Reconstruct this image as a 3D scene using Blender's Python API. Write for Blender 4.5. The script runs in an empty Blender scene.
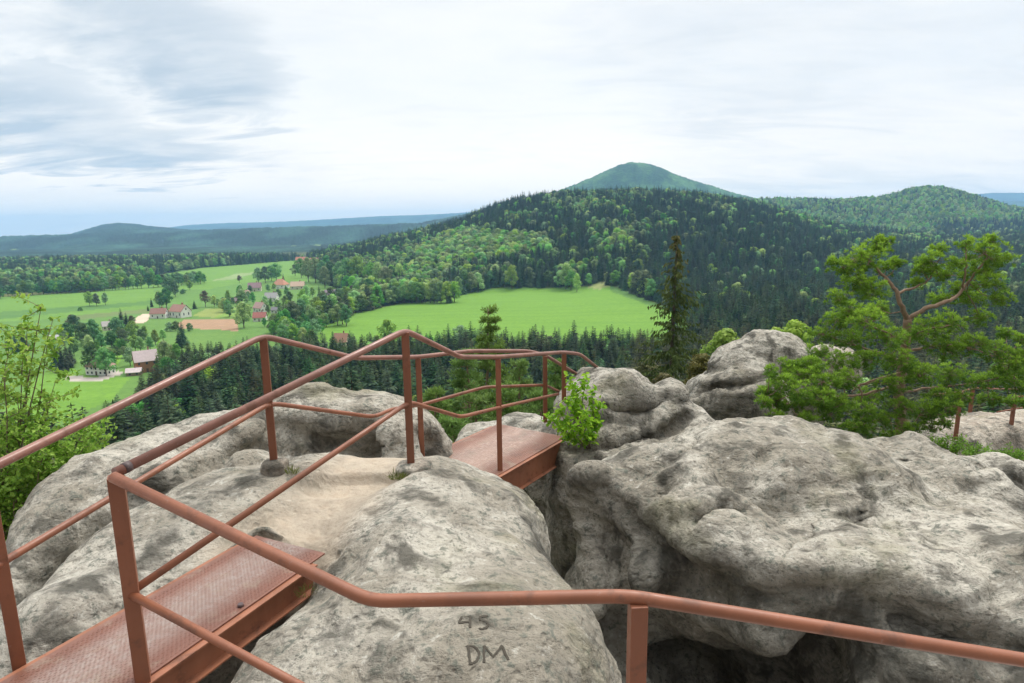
import bpy, bmesh, math, random
import numpy as np
from mathutils import Vector, Matrix
from mathutils.bvhtree import BVHTree

random.seed(7)
RNG = np.random.default_rng(7)
SC = bpy.context.scene
COL = SC.collection

# ------------------------------------------------------------------ camera
FPX, VH = 620.0, 228.0
PITCH = math.atan((341.5 - VH) / FPX)
ROLL = math.radians(0.8)
CF = np.array([0, math.cos(PITCH), -math.sin(PITCH)])
_R0 = np.array([1.0, 0, 0]); _U0 = np.array([0, math.sin(PITCH), math.cos(PITCH)])
CR = math.cos(ROLL) * _R0 - math.sin(ROLL) * _U0
CU = math.sin(ROLL) * _R0 + math.cos(ROLL) * _U0

def ray(u, v):
    return CF + (u - 512) / FPX * CR - (v - 341.5) / FPX * CU
def at(u, v, d):
    q = ray(u, v); return q * (d / q[1])
def atz(u, v, z):
    q = ray(u, v); return q * (z / q[2])
def project(P):
    P = np.asarray(P, float); c = P @ CF
    return 512 + FPX * (P @ CR) / c, 341.5 - FPX * (P @ CU) / c, c

cam_data = bpy.data.cameras.new('camera')
cam = bpy.data.objects.new('camera', cam_data); COL.objects.link(cam)
M = Matrix((tuple(CR), tuple(CU), tuple(-CF))).transposed().to_4x4()
cam.matrix_world = M
cam_data.sensor_width = 36.0
cam_data.lens = FPX / 1024 * 36.0
cam_data.clip_start = 0.05
cam_data.clip_end = 60000
SC.camera = cam

# ------------------------------------------------------------------ helpers
def tag(o, label=None, cat=None, group=None, kind=None):
    if label: o['label'] = label
    if cat: o['category'] = cat
    if group: o['group'] = group
    if kind: o['kind'] = kind
    return o

def empty(name, loc, rz=0.0):
    o = bpy.data.objects.new(name, None); COL.objects.link(o)
    o.location = loc; o.rotation_euler = (0, 0, rz); o.empty_display_size = 0.2
    return o

def link(name, me, mats=(), parent=None):
    o = bpy.data.objects.new(name, me); COL.objects.link(o)
    for m in mats:
        me.materials.append(m)
    if parent is not None:
        o.parent = parent
        # geometry is given in world space: undo the parent's placement
        o.matrix_parent_inverse = world_of(parent).inverted()
    return o

def world_of(o):
    m = Matrix.LocRotScale(o.location, o.rotation_euler, o.scale)
    if o.parent:
        return world_of(o.parent) @ o.matrix_parent_inverse @ m
    return m

def mesh_np(name, V, Fq, smooth=False, mat_index=None, attrs=None):
    """mesh from numpy verts and faces (one array of quads or tris)"""
    me = bpy.data.meshes.new(name)
    V = np.asarray(V, np.float32); Fq = np.asarray(Fq, np.int32)
    n, k = Fq.shape
    me.vertices.add(len(V)); me.vertices.foreach_set('co', V.ravel())
    me.loops.add(n * k); me.loops.foreach_set('vertex_index', Fq.ravel())
    me.polygons.add(n)
    me.polygons.foreach_set('loop_start', np.arange(0, n * k, k, dtype=np.int32))
    if mat_index is not None:
        me.polygons.foreach_set('material_index', np.asarray(mat_index, np.int32))
    me.polygons.foreach_set('use_smooth', np.full(n, smooth, dtype=bool))
    me.update(calc_edges=True)
    for (an, dom, typ, arr) in (attrs or []):
        a = me.attributes.new(an, typ, dom)
        arr = np.asarray(arr, np.float32)
        a.data.foreach_set('color' if typ == 'FLOAT_COLOR' else 'value', arr.ravel())
    me.validate()
    return me

class MB:
    """small mesh builder of boxes and tubes, world coordinates"""
    def __init__(self): self.v = []; self.f = []; self.sm = []
    def add(self, v, f, sm=False):
        b = len(self.v); self.v += [tuple(p) for p in v]
        self.f += [tuple(b + i for i in q) for q in f]; self.sm += [sm] * len(f)
        return self
    def box(self, c, ax, ay, az, bev=0.0):
        """oriented box: centre and three half-axis vectors; optional edge bevel in metres"""
        bm = bmesh.new(); bmesh.ops.create_cube(bm, size=2.0)
        c, ax, ay, az = map(Vector, (c, ax, ay, az))
        for v in bm.verts:
            v.co = c + ax * v.co.x + ay * v.co.y + az * v.co.z
        if bev > 0:
            bmesh.ops.bevel(bm, geom=list(bm.edges), offset=bev, segments=2, affect='EDGES', profile=0.7)
        bm.verts.index_update()
        self.add([v.co.copy() for v in bm.verts], [[v.index for v in f.verts] for f in bm.faces])
        bm.free(); return self
    def tube(self, pts, r, n=12, caps=True, closed=False):
        pts = [Vector(p) for p in pts]; rs = r if isinstance(r, (list, tuple)) else [r] * len(pts)
        rings = []; ref = None
        for i, p in enumerate(pts):
            a = pts[max(i - 1, 0)]; b = pts[min(i + 1, len(pts) - 1)]
            t = (b - a).normalized()
            if ref is None:
                ref = Vector((0, 0, 1)) if abs(t.z) < 0.9 else Vector((1, 0, 0))
            x = ref - t * ref.dot(t); x.normalize(); y = t.cross(x); ref = x
            rings.append([p + (x * math.cos(2 * math.pi * k / n) + y * math.sin(2 * math.pi * k / n)) * rs[i] for k in range(n)])
        v = [q for rg in rings for q in rg]; f = []
        for i in range(len(rings) - 1):
            for k in range(n):
                f.append((i * n + k, i * n + (k + 1) % n, (i + 1) * n + (k + 1) % n, (i + 1) * n + k))
        self.add(v, f, True)
        if caps:
            b = len(self.v) - len(v)
            self.f.append(tuple(b + k for k in reversed(range(n)))); self.sm.append(False)
            self.f.append(tuple(b + (len(rings) - 1) * n + k for k in range(n))); self.sm.append(False)
        return self
    def mesh(self, name):
        me = bpy.data.meshes.new(name); me.from_pydata(self.v, [], self.f)
        me.polygons.foreach_set('use_smooth', self.sm); me.update(); return me
    def build(self, name, mat, parent=None):
        return link(name, self.mesh(name), [mat], parent)

def fillet(pts, rad, n=5):
    """round the corners of a polyline"""
    pts = [Vector(p) for p in pts]; out = [pts[0]]
    for i in range(1, len(pts) - 1):
        a, b, c = pts[i - 1], pts[i], pts[i + 1]
        r1 = min(rad, (a - b).length * 0.45); r2 = min(rad, (c - b).length * 0.45)
        p0 = b + (a - b).normalized() * r1; p2 = b + (c - b).normalized() * r2
        for k in range(n + 1):
            t = k / n
            out.append(p0 * (1 - t) ** 2 + b * 2 * t * (1 - t) + p2 * t * t)
    out.append(pts[-1]); return out

# numpy noise -------------------------------------------------------
def _h(ix, iy, iz, s):
    h = (ix * 374761393 + iy * 668265263 + iz * 2147483647 + s * 1274126177) & 0xFFFFFFFF
    h = ((h ^ (h >> 13)) * 1274126177) & 0xFFFFFFFF
    h = ((h ^ (h >> 16)) * 2246822519) & 0xFFFFFFFF
    return ((h ^ (h >> 15)) & 0xFFFF) / 32767.5 - 1.0

def vnoise(P, s=0):
    P = np.asarray(P, float); i = np.floor(P).astype(np.int64); f = P - i
    w = f * f * f * (f * (f * 6 - 15) + 10); r = 0
    for dx in (0, 1):
        wx = w[..., 0] if dx else 1 - w[..., 0]
        for dy in (0, 1):
            wy = w[..., 1] if dy else 1 - w[..., 1]
            for dz in (0, 1):
                wz = w[..., 2] if dz else 1 - w[..., 2]
                r = r + wx * wy * wz * _h(i[..., 0] + dx, i[..., 1] + dy, i[..., 2] + dz, s)
    return r

def fbm(P, o=4, s=0, gain=0.5):
    r = 0; a = 1.0; t = 0
    P = np.asarray(P, float)
    for k in range(o):
        r = r + a * vnoise(P * 2 ** k + 17.3 * k, s + k); t += a; a *= gain
    return r / t

def smoothstep(a, b, x):
    t = np.clip((np.asarray(x, float) - a) / (b - a), 0, 1); return t * t * (3 - 2 * t)

def inpoly(u, v, poly):
    u = np.asarray(u, float); v = np.asarray(v, float); r = np.zeros(u.shape, bool); n = len(poly)
    for i in range(n):
        x1, y1 = poly[i]; x2, y2 = poly[(i + 1) % n]
        c = ((y1 > v) != (y2 > v))
        with np.errstate(divide='ignore', invalid='ignore'):
            xi = (x2 - x1) * (v - y1) / ((y2 - y1) if y2 != y1 else 1e-9) + x1
        r ^= c & (u < xi)
    return r

def surface_nets(S, org, h):
    ins = S < 0
    nx, ny, nz = S.shape
    c = [(0,0,0),(1,0,0),(0,1,0),(1,1,0),(0,0,1),(1,0,1),(0,1,1),(1,1,1)]
    sub = lambda A, o: A[o[0]:nx-1+o[0], o[1]:ny-1+o[1], o[2]:nz-1+o[2]]
    cnt = sum(sub(ins, o).astype(np.int8) for o in c)
    act = (cnt > 0) & (cnt < 8)
    I = np.argwhere(act)
    acc = np.zeros((len(I), 3)); num = np.zeros(len(I))
    sv = [S[I[:,0]+o[0], I[:,1]+o[1], I[:,2]+o[2]] for o in c]
    for a in range(8):
        for b in range(a + 1, 8):
            d = np.array(c[b]) - np.array(c[a])
            if np.abs(d).sum() != 1: continue
            m = (sv[a] < 0) != (sv[b] < 0)
            with np.errstate(divide='ignore', invalid='ignore'):
                t = np.where(m, sv[a] / (sv[a] - sv[b]), 0)
            acc += np.where(m[:, None], np.array(c[a]) + t[:, None] * d, 0); num += m
    V = org + (I + acc / num[:, None]) * h
    idx = -np.ones((nx - 1, ny - 1, nz - 1), np.int64); idx[act] = np.arange(len(I))
    faces = []
    for ax in range(3):
        o1, o2 = [(1, 2), (2, 0), (0, 1)][ax]
        A = np.moveaxis(ins, (ax, o1, o2), (0, 1, 2)); X = np.moveaxis(idx, (ax, o1, o2), (0, 1, 2))
        a0 = A[:-1, 1:-1, 1:-1]; a1 = A[1:, 1:-1, 1:-1]
        m = a0 != a1; W = np.argwhere(m); flip = a0[m]
        i, j, k = W[:, 0], W[:, 1], W[:, 2]
        q = np.stack([X[i, j, k], X[i, j + 1, k], X[i, j + 1, k + 1], X[i, j, k + 1]], 1)
        q[~flip] = q[~flip][:, ::-1]
        faces.append(q)
    return V, np.concatenate(faces)

# ------------------------------------------------------------------ node helpers
def new_mat(name):
    m = bpy.data.materials.new(name); m.use_nodes = True
    nt = m.node_tree; nt.nodes.clear()
    return m, nt

class N:
    def __init__(self, nt): self.nt = nt
    def new(self, t, **kw):
        n = self.nt.nodes.new(t)
        for k, v in kw.items(): setattr(n, k, v)
        return n
    def set(self, n, key, val):
        s = n.inputs[key]
        if hasattr(val, 'bl_idname') or hasattr(val, 'is_output'):
            self.nt.links.new(val, s)
        else:
            s.default_value = val
    def noise(self, vec, scale, detail=6, rough=0.55, dist=0.0):
        n = self.new('ShaderNodeTexNoise')
        if vec is not None: self.set(n, 'Vector', vec)
        self.set(n, 'Scale', scale); self.set(n, 'Detail', detail); self.set(n, 'Roughness', rough); self.set(n, 'Distortion', dist)
        return n.outputs['Fac']
    def ramp(self, fac, a, b, c0=0.0, c1=1.0):
        n = self.new('ShaderNodeMapRange'); n.interpolation_type = 'SMOOTHSTEP'
        self.set(n, 0, fac); self.set(n, 1, a); self.set(n, 2, b); self.set(n, 3, c0); self.set(n, 4, c1)
        return n.outputs[0]
    def math(self, op, a, b=None, c=None):
        n = self.new('ShaderNodeMath', operation=op); self.set(n, 0, a)
        if b is not None: self.set(n, 1, b)
        if c is not None: self.set(n, 2, c)
        return n.outputs[0]
    def vmath(self, op, a, b=None, out=0):
        n = self.new('ShaderNodeVectorMath', operation=op); self.set(n, 0, a)
        if b is not None: self.set(n, 1, b)
        return n.outputs[out]
    def mix(self, fac, a, b, blend='MIX'):
        n = self.new('ShaderNodeMix', data_type='RGBA', blend_type=blend)
        self.set(n, 0, fac)
        for i, x in ((6, a), (7, b)):
            if isinstance(x, tuple): x = (*x, 1.0) if len(x) == 3 else x
            self.set(n, i, x)
        return n.outputs[2]
    def scale(self, vec, s):
        n = self.new('ShaderNodeMapping'); self.set(n, 'Vector', vec); self.set(n, 'Scale', s); return n.outputs[0]
    def pos(self): return self.new('ShaderNodeNewGeometry').outputs['Position']
    def objc(self): return self.new('ShaderNodeTexCoord').outputs['Object']
    def attr(self, name, out='Fac'):
        return self.new('ShaderNodeAttribute', attribute_name=name).outputs[out]
    def bump(self, h, strength, dist, normal=None):
        n = self.new('ShaderNodeBump'); self.set(n, 'Strength', strength); self.set(n, 'Distance', dist); self.set(n, 'Height', h)
        if normal is not None: self.set(n, 'Normal', normal)
        return n.outputs[0]
    def principled(self, col, rough=0.7, normal=None, metallic=0.0, spec=0.5):
        n = self.new('ShaderNodeBsdfPrincipled')
        if isinstance(col, tuple): col = (*col, 1.0)
        self.set(n, 'Base Color', col); self.set(n, 'Roughness', rough); self.set(n, 'Metallic', metallic)
        self.set(n, 'Specular IOR Level', spec)
        if normal is not None: self.set(n, 'Normal', normal)
        return n.outputs[0]
    def out(self, sh, kind='Surface'):
        o = self.new('ShaderNodeOutputMaterial'); self.set(o, kind, sh); return o

def simple(name, col, rough=0.8, var=0.25, scale=3.0):
    m, nt = new_mat(name); n = N(nt)
    f = n.noise(n.objc(), scale, 4)
    c = n.mix(f, tuple(x * (1 - var) for x in col), tuple(min(1, x * (1 + var)) for x in col))
    n.out(n.principled(c, rough)); return m
# ------------------------------------------------------------------ render, world, sun
SC.render.engine = 'CYCLES'
SC.cycles.use_denoising = True
SC.cycles.use_adaptive_sampling = True
SC.cycles.adaptive_threshold = 0.02
SC.cycles.max_bounces = 6
SC.cycles.diffuse_bounces = 3
SC.cycles.glossy_bounces = 2
SC.cycles.transmission_bounces = 4
SC.cycles.volume_bounces = 1
SC.cycles.transparent_max_bounces = 6
SC.view_settings.view_transform = 'Standard'
SC.view_settings.look = 'None'
SC.view_settings.exposure = 0.65
SC.view_settings.gamma = 1.0

SUN_EL, SUN_AZ = math.radians(56), math.radians(35)      # azimuth clockwise from the viewing direction (+Y)
world = bpy.data.worlds.new('World'); SC.world = world; world.use_nodes = True
nt = world.node_tree; nt.nodes.clear(); n = N(nt)
sky = n.new('ShaderNodeTexSky'); sky.sky_type = 'NISHITA'; sky.sun_disc = False
sky.sun_elevation = SUN_EL; sky.sun_rotation = SUN_AZ
sky.air_density = 1.0; sky.dust_density = 1.5; sky.ozone_density = 1.0
D = n.new('ShaderNodeTexCoord').outputs['Generated']
sep = n.new('ShaderNodeSeparateXYZ'); n.set(sep, 0, D)
X, Y, Z = sep.outputs
zz = n.math('ADD', n.math('MAXIMUM', Z, 0.0), 0.16)
cmb = n.new('ShaderNodeCombineXYZ')
n.set(cmb, 0, n.math('DIVIDE', X, zz)); n.set(cmb, 1, n.math('DIVIDE', Y, zz)); n.set(cmb, 2, 0.37)
Q = cmb.outputs[0]
big = n.noise(n.scale(Q, (0.55, 0.75, 1)), 1.0, 6, 0.55, 0.6)
streak = n.noise(n.scale(Q, (0.9, 2.2, 1)), 1.5, 7, 0.6, 0.8)
fine = n.noise(n.scale(Q, (2.2, 4.0, 1)), 1.7, 6, 0.6, 0.4)
def skydir(u, v):
    d = ray(u, v); return d / np.linalg.norm(d)
def cloudpatch(u, v, w, h):
    """a grey cloud bank standing around one compass direction and height"""
    d = skydir(u, v); az = math.atan2(d[0], d[1]); el = math.asin(d[2])
    A = n.math('ARCTAN2', X, Y); E_ = n.math('ARCSINE', Z)
    wob = n.math('MULTIPLY', n.math('SUBTRACT', fine, 0.5), 0.20)
    wob2 = n.math('MULTIPLY', n.math('SUBTRACT', streak, 0.5), 0.16)
    a = n.math('DIVIDE', n.math('ADD', n.math('SUBTRACT', A, az), wob), w)
    b = n.math('DIVIDE', n.math('ADD', n.math('SUBTRACT', E_, el), wob2), h)
    r2 = n.math('ADD', n.math('MULTIPLY', a, a), n.math('MULTIPLY', b, b))
    return n.ramp(r2, 0.0, 1.6, 1.0, 0.0)
patch = None
for (u, v, w, h, g) in [(150, 25, .15, .075, .8), (205, 75, .11, .055, 1.0), (215, 108, .10, .028, .7), (15, 112, .13, .06, 1.0), (110, 152, .19, .032, .9), (55, 72, .04, .012, .7), (95, 105, .03, .010, .6), (20, 205, .30, .035, .12),
                        (700, 35, .20, .08, .30), (860, 60, .30, .14, .30), (760, 100, .14, .05, .34), (900, 160, .35, .05, .26)]:
    p_ = n.math('MULTIPLY', cloudpatch(u, v, w, h), g)
    patch = p_ if patch is None else n.math('MAXIMUM', patch, p_)
tex = n.ramp(n.math('ADD', n.math('MULTIPLY', streak, 0.6), n.math('MULTIPLY', fine, 0.4)), 0.34, 0.62, 0.50, 1.0)
dark = n.math('MULTIPLY', patch, tex)
soft = n.math('MULTIPLY', n.ramp(big, 0.45, 0.72), 0.10)
soft2 = n.math('MULTIPLY', n.ramp(streak, 0.48, 0.72), 0.12)
dark = n.math('MINIMUM', n.math('ADD', n.math('ADD', dark, soft), soft2), 1.0)
# overcast: bright toward the zenith, hidden above the frame
# and the unseen sky at the viewer's back dimmed, added to darken facing stone
lum = n.math('ADD', 1.0, n.math('MULTIPLY', n.ramp(Z, 0.42, 0.95), 2.4))
lum = n.math('MULTIPLY', lum, n.ramp(Y, -0.55, 0.25, 0.38, 1.0))
white = n.vmath('SCALE', (6.75, 6.72, 6.62)); nt.links.new(lum, white.node.inputs['Scale'])
thin = n.mix(n.ramp(fine, 0.35, 0.65, 0.02, 0.08), white, sky.outputs[0])
grey = n.vmath('SCALE', (3.7, 4.25, 4.85)); nt.links.new(lum, grey.node.inputs['Scale'])
thin = n.mix(n.ramp(Z, 0.02, 0.22, .85, 0), thin, n.mix(1.0, thin, (1.42, 1.25, 1.10), 'MULTIPLY'))
colr = n.mix(dark, thin, grey)
bg = n.new('ShaderNodeBackground'); n.set(bg, 'Color', colr); n.set(bg, 'Strength', 0.1)
wo = n.new('ShaderNodeOutputWorld'); nt.links.new(bg.outputs[0], wo.inputs[0])

sd = bpy.data.lights.new('sun', 'SUN'); sd.energy = 1.5; sd.angle = math.radians(12); sd.color = (1.0, 0.95, 0.87)
so = bpy.data.objects.new('sun', sd); COL.objects.link(so)
sv = Vector((math.sin(SUN_AZ) * math.cos(SUN_EL), math.cos(SUN_AZ) * math.cos(SUN_EL), math.sin(SUN_EL)))
so.rotation_euler = sv.to_track_quat('Z', 'Y').to_euler(); so.location = sv * 50

# ------------------------------------------------------------------ materials of the foreground
def rock_material(name, tone=1.0, warm=0.0, lichen=1.0):
    m, nt = new_mat(name); n = N(nt); P = n.pos()
    warp = n.new('ShaderNodeTexNoise'); n.set(warp, 'Vector', P); n.set(warp, 'Scale', 1.7); n.set(warp, 'Detail', 3)
    Pw = n.vmath('ADD', P, n.vmath('SCALE', warp.outputs['Color']))
    Pw.node.inputs[1].links[0].from_node.inputs['Scale'].default_value = 0.25
    f1 = n.noise(Pw, 1.6, 8, 0.6); f2 = n.noise(n.scale(Pw, (1, 1, 1.6)), 6.0, 8, 0.62); f3 = n.noise(P, 34.0, 6, 0.7); f4 = n.noise(Pw, 13.0, 6, 0.68)
    T = lambda c: tuple(x * tone for x in c)
    pale = T((0.48 + warm, 0.45, 0.385 - warm * .5)); mid = T((0.285 + warm, 0.258, 0.208)); grey = T((0.205, 0.19, 0.16)); blk = T((0.085, 0.082, 0.07))
    c = n.mix(n.ramp(n.math('ADD', n.math('MULTIPLY', f1, .55), n.math('MULTIPLY', n.noise(Pw, .7, 4, .6), .45)), 0.42, 0.57), mid, pale)
    bed = n.noise(n.scale(Pw, (0.9, 2.6, 3.4)), 3.2, 8, 0.66)
    c = n.mix(n.ramp(bed, 0.50, 0.66, 0, .45), c, T((0.215, 0.19, 0.15)))
    c = n.mix(n.ramp(f2, 0.50, 0.66, 0, .7), c, grey)
    c = n.mix(n.ramp(n.math('ADD', n.math('MULTIPLY', f4, .6), n.math('MULTIPLY', f3, .4)), 0.515, 0.60, 0, .8), c, T((0.12, 0.133, 0.11)))
    c = n.mix(n.ramp(f3, 0.35, 0.44, .6, 0), c, blk)
    c = n.mix(n.ramp(f4, 0.30, 0.43, .65 * lichen, 0), c, T((0.60, 0.585, 0.52)))
    # black crust and greenish algae growing in runs down the stone
    run = n.noise(n.scale(Pw, (2.2, 2.2, 0.55)), 1.5, 7, 0.6)
    c = n.mix(n.ramp(run, 0.51, 0.65, 0, .88), c, T((0.085, 0.08, 0.066)))
    alg = n.noise(n.vmath('ADD', P, (31.0, 7.0, 3.0)), 1.1, 5, 0.6)
    c = n.mix(n.ramp(alg, 0.55, 0.70, 0, .35), c, T((0.20, 0.19, 0.10)))
    # marked on the mesh: black crust with painted cleft shade, and the trodden sandy path
    w = n.attr('wear'); k = n.attr('crust_shade')
    c = n.mix(n.math('MULTIPLY', w, n.ramp(f2, 0.3, 0.6, 1.0, 0.72)), c, n.mix(n.ramp(f4, .35, .65), (0.37, 0.30, 0.225), (0.46, 0.385, 0.295)))
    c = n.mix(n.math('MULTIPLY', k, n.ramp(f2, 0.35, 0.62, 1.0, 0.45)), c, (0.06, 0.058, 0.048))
    h = n.math('ADD', n.math('MULTIPLY', f2, 0.9), n.math('ADD', n.math('MULTIPLY', f4, 0.45), n.math('MULTIPLY', f3, 0.16)))
    vor = n.new('ShaderNodeTexVoronoi'); n.set(vor, 'Vector', Pw); n.set(vor, 'Scale', 16.0); vor.feature = 'SMOOTH_F1'
    pits = n.math('ADD', n.ramp(vor.outputs['Distance'], 0.05, 0.38, 0, .25), n.math('MULTIPLY', bed, .5))
    h = n.math('ADD', h, pits)
    nm = n.bump(h, n.math('SUBTRACT', 1.0, n.math('MULTIPLY', w, 0.6)), 0.06)
    n.out(n.principled(c, 0.92, nm, spec=0.25)); return m

def metal_material(name, col=(0.30, 0.105, 0.062), worn=0.25, rough=0.42):
    m, nt = new_mat(name); n = N(nt); P = n.pos()
    a = n.noise(P, 9.0, 6, 0.65); b = n.noise(P, 45.0, 5, 0.7); s = n.noise(n.scale(P, (1, 1, .25)), 4.0, 6, .6)
    c = n.mix(n.ramp(s, .3, .7), tuple(x * .82 for x in col), tuple(x * 1.18 for x in col))
    c = n.mix(n.ramp(a, 0.55, 0.68, 0, .75), c, (0.135, 0.055, 0.032))
    c = n.mix(n.ramp(b, 0.62, 0.70, 0, worn), c, (0.30, 0.24, 0.22))
    r = n.ramp(a, .3, .7, rough - .08, rough + .16)
    nm = n.bump(n.math('ADD', n.math('MULTIPLY', b, .5), a), 0.18, 0.004)
    n.out(n.principled(c, r, nm, spec=0.5)); return m

M_rail = metal_material('rail_paint', (0.225, 0.080, 0.039))
M_post = metal_material('post_paint', (0.205, 0.072, 0.035), .2, .5)
M_railworn = metal_material('worn_rail_paint', (0.22, 0.098, 0.070), .6, .36)
M_beam = metal_material('beam_paint', (0.27, 0.105, 0.055), .15, .55)
M_weld = metal_material('weld_rust', (0.07, 0.045, 0.045), .3, .5)
M_footing = rock_material('footing_mortar', 0.98, .02)
def plate_material(rubbed=(0.31, 0.25, 0.22), paint=(0.21, 0.090, 0.060)):
    m, nt = new_mat('chequer_plate_paint'); n = N(nt); P = n.pos()
    a = n.noise(P, 2.6, 6, 0.6); b = n.noise(P, 30.0, 5, 0.7)
    worn = n.attr('rub')
    base = n.mix(n.ramp(a, .3, .7), tuple(x * .72 for x in paint), paint)
    k = n.math('MULTIPLY', worn, n.ramp(b, .3, .62, 1.0, .45))
    c = n.mix(k, base, rubbed)
    c = n.mix(n.ramp(b, .62, .74, 0, .5), c, (0.10, .05, .04))
    c = n.mix(n.ramp(n.noise(P, 5.0, 7, .7), .52, .66, 0, .55), c, (0.30, 0.235, 0.175))
    n.out(n.principled(c, n.ramp(worn, 0, 1, .40, .27), n.bump(b, .12, .003), metallic=0.15)); return m
M_plate = plate_material(); M_plate_worn = plate_material((0.50, 0.37, 0.30), (0.26, 0.125, 0.085))
M_bark_dark = simple('dark_bark', (0.09, 0.07, 0.055), .95, .4, 6)

def leaf_material(name, c0, c1, tip=None, trans=0.30, hue=0.12, rough=0.55, spec=.2):
    """c0..c1 by the leaf's own random value, a further tint per tree"""
    m, nt = new_mat(name); n = N(nt)
    rv = n.attr('rnd'); oi = n.new('ShaderNodeObjectInfo').outputs['Random']
    c = n.mix(rv, c0, c1)
    if tip is not None:
        c = n.mix(n.attr('tip'), c, tip)
    hs = n.new('ShaderNodeHueSaturation'); n.set(hs, 'Color', c)
    n.set(hs, 'Hue', n.ramp(oi, 0, 1, 0.5 - hue * .22, 0.5 + hue * .22))
    n.set(hs, 'Value', n.ramp(n.math('FRACT', n.math('MULTIPLY', oi, 7.31)), 0, 1, 1 - hue * 2.4, 1 + hue * 2.2))
    n.set(hs, 'Saturation', n.ramp(n.math('FRACT', n.math('MULTIPLY', oi, 3.77)), 0, 1, 1 - hue * 1.6, 1 + hue * .7))
    c = hs.outputs[0]
    p = n.principled(c, rough, spec=spec)
    t = n.new('ShaderNodeBsdfTranslucent'); n.set(t, 'Color', c)
    mx = n.new('ShaderNodeMixShader'); n.set(mx, 0, trans); nt.links.new(p, mx.inputs[1]); nt.links.new(t.outputs[0], mx.inputs[2])
    n.out(mx.outputs[0]); return m
# ------------------------------------------------------------------ rocks
def sample_along(S, lo, h, u, v):
    """first point of the stone on the line of sight"""
    ds = np.arange(1.0, 16, .02); P = np.array([at(u, v, d) for d in ds]); I = np.round((P - lo) / h).astype(int)
    okk = np.all((I >= 0) & (I < np.array(S.shape)), 1); val = np.where(okk, S[tuple(np.clip(I, 0, np.array(S.shape) - 1).T)], 1.0)
    k = np.argmax(val < 0)
    return P[k] if (val < 0).any() else None
def carve(S, G, lo, h, pix, r, push):
    """cleft along a line over the stone"""
    pts = [sample_along(S, lo, h, u, v) for u, v in pix]; pts = [p + (p / np.linalg.norm(p)) * push for p in pts if p is not None]
    D_ = np.full(S.shape, 1e9)
    for a, b in zip(pts[:-1], pts[1:]):
        t = np.clip(((G - a) @ (b - a)) / ((b - a) @ (b - a) + 1e-9), 0, 1); D_ = np.minimum(D_, np.linalg.norm(G - (a + t[..., None] * (b - a)), axis=-1))
    kk = r * .55; q = r - D_; hh = np.clip(.5 - .5 * (S - q) / kk, 0, 1)
    return S * (1 - hh) + q * hh + kk * hh * (1 - hh)
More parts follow.
